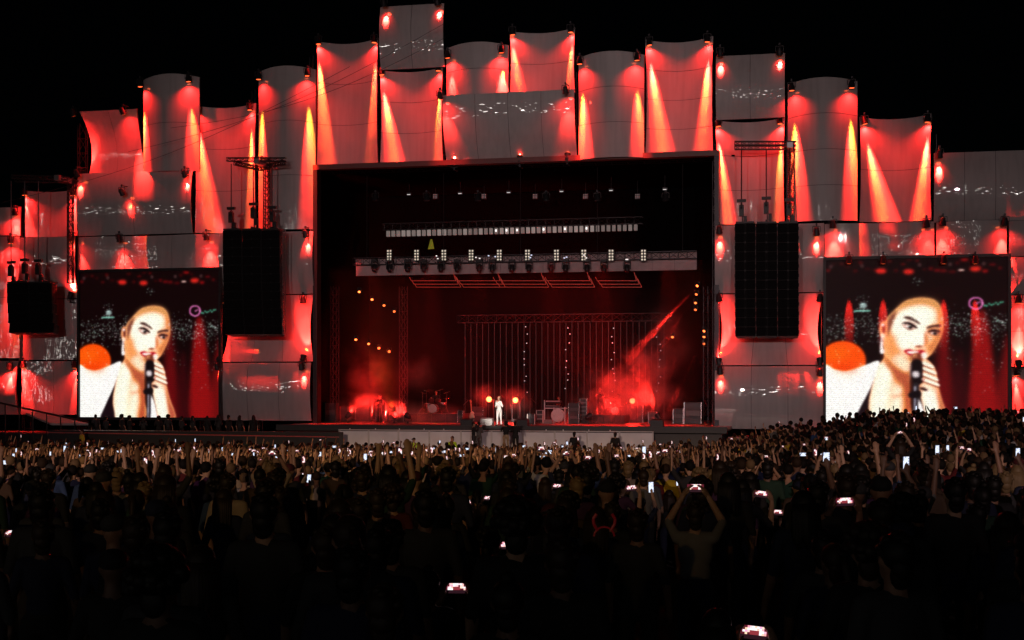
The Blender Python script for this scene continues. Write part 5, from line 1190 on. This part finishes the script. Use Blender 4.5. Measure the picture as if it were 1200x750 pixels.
rack(447, 4.5, 0.6, 0.7, 3, 'low dark flight case left of the drum riser front'); rack(470, 3.4, 0.45, 0.95, 4, 'narrow dark rack beside the drum riser', BLACK, STEEL); rack(745, 7.0, 0.9, 1.1, 4, 'dark amplifier behind the right smoke'); rack(765, 5.2, 0.5, 0.7, 3, 'small dark case in the right smoke', BLACK, STEEL); rack(560, 6.5, 0.8, 0.95, 3, 'dark amplifier behind the guitar stand'); rack(633, 3.6, 0.4, 0.8, 3, 'pale edged case left of the keyboards', mat('grey_box', (.3, .3, .3), .6), WHITE); rack(684, 4.0, 0.4, 1.5, 6, 'tall pale rack behind the keyboards', mat('grey_box', (.3, .3, .3), .6), CHROME)
for k, px in enumerate((436, 452, 543, 628)): mic_stand(px, 2.0, 'chrome microphone stand on the left half of the stage, %s from the left' % ords[k], 1.4+0.15*(k % 2), -0.3 if k % 2 else 0.3)
add_person(stand_at(445, 3.2, ZD), math.pi-0.4, BODY['bent'], 'short', 'black', 'black', 'musician in dark clothes standing in the left smoke', 'performers', 1.0, 'black', 2); add_person(stand_at(703, 5.6, ZD+0.5), math.pi+0.2, DRUMB, 'long', 'black', 'black', 'percussion player in dark clothes on the right riser', 'performers', 0.97, 'black', 1)
def monitor(px, Y, label, m=BLACK):
    p = stand_at(px, Y, ZD); mb = MB(); 
    mb.add([(-.35, -.25, 0), (.35, -.25, 0), (.35, .3, 0), (-.35, .3, 0), (-.35, -.25, .36), (.35, -.25, .36), (.35, .12, .42), (-.35, .12, .42)], [(0, 3, 2, 1), (4, 5, 6, 7), (0, 1, 5, 4), (1, 2, 6, 5), (2, 3, 7, 6), (3, 0, 4, 7)])
    t = thing('floor_monitor', label, 'floor monitor', p); mb.build('cabinet', m, t); mb = MB(); mb.box((0, 0.24, 0.22), (0.6, 0.02, 0.3), 0, Matrix.Rotation(0.4, 3, 'X')); mb.build('grille', GRIM, t)
monitor(571, -1.2, 'pale wedge floor monitor left of the singer', mat('pale_grey_paint', (.45, .43, .43), .5)); monitor(612, -2.8, 'dark wedge floor monitor right of the singer'); monitor(548, -2.8, 'dark wedge floor monitor under the guitar stand'); monitor(770, -2.4, 'dark wedge floor monitor at the right of the deck')
# guitar on a stand
p = stand_at(553, 1.5, ZD); t = thing('guitar', 'pale electric guitar leaning on a stand left of the singer', 'guitar', p); Mx = Matrix.Rotation(0.15, 3, 'Y')
mb = MB(); mb.ell((0, 0, 0.42), (0.17, 0.03, 0.16), 12, 8); mb.ell((0.02, 0, 0.62), (0.13, 0.028, 0.12), 12, 8); mb.ell((-.03, 0, .52), (.12, .029, .12), 12, 8); mb.build('guitar_body', mat('cream_lacquer', (.6, .5, .36), .3), t, True)
mb = MB(); mb.box((-0.05, 0, 1.0), (0.055, 0.03, 0.62), 0, Matrix.Rotation(-0.08, 3, 'Y')); mb.build('neck', mat('maple', (.4, .25, .12), .4), t); mb = MB(); mb.box((-0.08, 0, 1.36), (0.09, 0.025, 0.16), 0, Matrix.Rotation(-0.2, 3, 'Y')); mb.build('headstock', mat('maple', (.4, .25, .12), .4), t)
mb = MB(); mb.tube((0, 0.1, 0.02), (0, 0.06, 0.6), 0.015); mb.tube((-.2, -.12, .01), (0, .08, .3), 0.013); mb.tube((.2, -.12, .01), (0, .08, .3), 0.013); mb.build('stand_legs', DARKM, t)
# crew on the pit walkway
def crew(px, Y, z, rz, label, body, top, tr, hair='short', sc=1.0): return add_person(stand_at(px, Y, z), rz, body, hair, top, 'black', label, 'stage crew', sc, tr, RNG.randrange(3))
ZP = 0.842
crew(555, -6.2, ZP, -1.0, 'camera operator in black standing left on the pit walkway', CAMB, 'black', 'charcoal'); crew(561, -5.9, ZP, 0.6, 'second crew member in grey behind the left camera operator', BODY['bent'], 'grey', 'grey')
crew(593, -6.3, ZP, 0.2, 'crew member in beige trousers below the singer', CAMB, 'black', 'beige', 'short', 1.04); crew(604, -6.1, ZP, -0.2, 'crew member all in black below the singer', BODY['bent'], 'black', 'black', 'short', 1.05)
crew(530, -7.3, 0.0, 3.0, 'guard in a yellow green safety vest in the pit', BODY['down'], 'hi-vis', 'black', 'short', 1.05); crew(485, -7.4, 0.0, 2.8, 'second guard in safety vest farther left in the pit', BODY['down'], 'hi-vis', 'black', 'cap', 1.0)
crew(673, -6.2, 0.25, 0.1, 'dark figure in the pit right of centre before the grey fascia', BODY['down'], 'black', 'black', 'short', 1.05); crew(721, -6.2, 0.25, -0.1, 'dark figure in the pit at the right end of the fascia', BODY['down'], 'black', 'black', 'short', 1.05)
crew(96, -7.2, 0.3, 2.6, 'person in an orange yellow jacket by the left platform', BODY['down'], 'yellow', 'black', 'short', 1.0)
def video_camera(px, Y, z, rz, label):
    p = stand_at(px, Y, z); t = thing('video_camera', label, 'camera', p, rz)
    mb = MB(); mb.box((0, 0, 0), (0.14, 0.4, 0.18)); mb.build('camera_body', BLACK, t); mb = MB(); mb.lathe([(0, .06), (.18, .07), (.2, .085), (.28, .085)], (0, .2, 0), (0, 1, 0), 12); mb.build('lens', DARKM, t, True); mb = MB(); mb.box((0, -.05, .14), (.05, .25, .05)); mb.build('handle', BLACK, t); mb = MB(); mb.box((-.1, .05, .08), (.1, .1, .08)); mb.build('viewfinder', BLACK, t)
video_camera(557.5, -6.0, ZP+1.46, -1.0, 'shoulder camera of the left operator on the pit walkway'); video_camera(594, -5.9, ZP+1.52, 0.2, 'shoulder camera of the operator below the singer')
# people seated and standing along the left wing, heads before the screen
for k, px in enumerate((112, 124, 143, 152, 168, 186, 197, 213, 226, 243, 256, 268, 281, 297)):
    sc = RNG.uniform(.92, 1.02); b = RNG.choice(('down', 'down_f', 'bent')); add_person(stand_at(px, -4.2+RNG.uniform(-.2, .2), 1.12), RNG.uniform(-.6, .6), BODY[b], RNG.choice(('short', 'curly', 'long')), RNG.choice(('black', 'charcoal')), 'black', 'dark onlooker silhouetted under the left video screen, %s from the left' % (ords[k] if k < 14 else ''), 'onlookers on the left wing', sc, 'black', RNG.randrange(3))
pl = at(105, 480, -4.2); pr = at(305, 480, -4.2); mb = MB(); mb.box(((pl.x+pr.x)/2, -4.3, 0.555), (pr.x-pl.x, 1.3, 1.11)); tag(mb.build('viewing_platform', BLACK), 'dark platform the onlookers stand on below the left screen', 'platform')
# signs held in the crowd and other small things
for px, py, d, w, h, lab in ((449, 547, 45, 0.42, 0.26, 'white card sign held up left of centre in the crowd'), (746, 529, 58, 0.32, 0.3, 'small tilted pale card sign held up right of centre')):
    p = atd(px, py, d); t = thing('card_sign', lab, 'sign', p, TH+0.2)
    mb = MB(); mb.box((0, 0, 0), (w, 0.012, h)); mb.build('card', WHITE, t); mb = MB(); mb.tube((0, 0.02, -h/2-0.3), (0, 0.02, h/2), 0.012); mb.build('stick', mat('maple', (.4, .25, .12), .4), t)
for px, py, d, lab in ((496, 567, 30, 'round yellow knitted hat worn left of centre in the crowd'), (459, 590, 22, 'yellow orange round hat in the lower rows left of centre')):
    p = atd(px, py, d); mb = MB(); mb.ell((0, 0, 0), (0.12, 0.13, 0.10), 12, 8); mb.lathe([(-.07, .15), (-.04, .15)], (0, 0, 0), (0, 0, 1), 14); mb.ell((0, 0, .1), (.03, .03, .03), 8, 6); o = mb.build('hat', TOPM['yellow'], None, True, p); tag(o, lab, 'hat')
p = atd(708, 622, 11.0); t = thing('horn_headband', 'glowing red horn headband worn in the lower rows', 'headband', p, TH); hm_ = mat('red_glow_horn', (.5, .02, .03), .4, emit=(1, .04, .07), estr=0.012)
for s_ in (-1, 1): mb = MB(); mb.path([(s_*.05, 0, 0), (s_*.08, 0, .05), (s_*.085, 0, .09), (s_*.06, 0, .13)], 0.012, 6); mb.build('horn', hm_, t)
mb = MB(); mb.path([(math.cos(a)*.08, 0, math.sin(a)*.08-.05) for a in np.linspace(.1, 3.04, 9)], 0.008, 5); mb.build('band', hm_, t)
pb_ = Vector((p.x, p.y, p.z-1.72)); 

# ------------------------------------------------------------------ smoke on the stage
def smoke():
    x0, x1, y0, y1, z0, z1 = XL+0.1, XR-0.1, 0.7, 12.0, ZD+0.02, ZD+9.5
    c = Vector(((x0+x1)/2, (y0+y1)/2, (z0+z1)/2)); mb = MB(); mb.box((0, 0, 0), (x1-x0, y1-y0, z1-z0)); m = bpy.data.materials.new('stage_smoke'); m.use_nodes = True
    n = m.node_tree.nodes; L = m.node_tree.links; n.remove(n['Principled BSDF']); out = n['Material Output']; pv = n.new('ShaderNodeVolumePrincipled'); L.new(pv.outputs[0], out.inputs['Volume'])
    pv.inputs['Color'].default_value = (0.92, 0.9, 0.9, 1); pv.inputs['Anisotropy'].default_value = 0.15
    tc = n.new('ShaderNodeTexCoord'); no = n.new('ShaderNodeTexNoise'); no.inputs['Scale'].default_value = 0.55; no.inputs['Detail'].default_value = 4.0; no.inputs['Roughness'].default_value = 0.55; L.new(tc.outputs['Object'], no.inputs['Vector'])
    rp = n.new('ShaderNodeMapRange'); rp.inputs[1].default_value = 0.44; rp.inputs[2].default_value = 0.64; L.new(no.outputs['Fac'], rp.inputs[0])
    tot = None
    for (px, py, Y, rx, ry, rz_, den) in ((470, 492, 4.0, 5.2, 4.5, 1.5, 0.55), (415, 488, 4.0, 4.0, 4.5, 1.9, 0.30), (735, 478, 4.5, 4.4, 4.5, 3.4, 0.42), (775, 400, 4.0, 2.4, 3.5, 3.0, 0.16), (755, 440, 4.5, 2.6, 3.5, 2.6, 0.26), (690, 494, 3.5, 4.0, 3.5, 1.2, 0.4), (490, 440, 5.0, 1.6, 3.0, 1.8, 0.14), (430, 430, 4.0, 2.0, 3.0, 2.6, 0.07), (573, 470, 6.0, 1.8, 2.0, 1.5, 0.25), (604, 470, 6.0, 1.4, 2.0, 1.2, 0.18)):
        p = at(px, py, Y)-c; vs = n.new('ShaderNodeVectorMath'); vs.operation = 'SUBTRACT'; vs.inputs[1].default_value = p; L.new(tc.outputs['Object'], vs.inputs[0])
        vd = n.new('ShaderNodeVectorMath'); vd.operation = 'DIVIDE'; vd.inputs[1].default_value = (rx, ry, rz_); L.new(vs.outputs[0], vd.inputs[0]); vl = n.new('ShaderNodeVectorMath'); vl.operation = 'LENGTH'; L.new(vd.outputs[0], vl.inputs[0])
        mr = n.new('ShaderNodeMapRange'); mr.interpolation_type = 'SMOOTHSTEP'; mr.inputs[1].default_value = 1.0; mr.inputs[2].default_value = 0.1; mr.inputs[3].default_value = 0; mr.inputs[4].default_value = den; L.new(vl.outputs['Value'], mr.inputs[0])
        if tot is None: tot = mr.outputs[0]
        else: ad = n.new('ShaderNodeMath'); ad.operation = 'MAXIMUM'; L.new(tot, ad.inputs[0]); L.new(mr.outputs[0], ad.inputs[1]); tot = ad.outputs[0]
    mu = n.new('ShaderNodeMath'); mu.operation = 'MULTIPLY'; L.new(tot, mu.inputs[0]); L.new(rp.outputs[0], mu.inputs[1]); ab = n.new('ShaderNodeMath'); ab.inputs[1].default_value = 0.0030; L.new(mu.outputs[0], ab.inputs[0]); L.new(ab.outputs[0], pv.inputs['Density'])
    o = mb.build('smoke', m, None, False, c); tag(o, 'red lit smoke drifting over the stage floor', 'smoke', kind='stuff')
    m.cycles.volume_step_rate = 0.35
smoke()
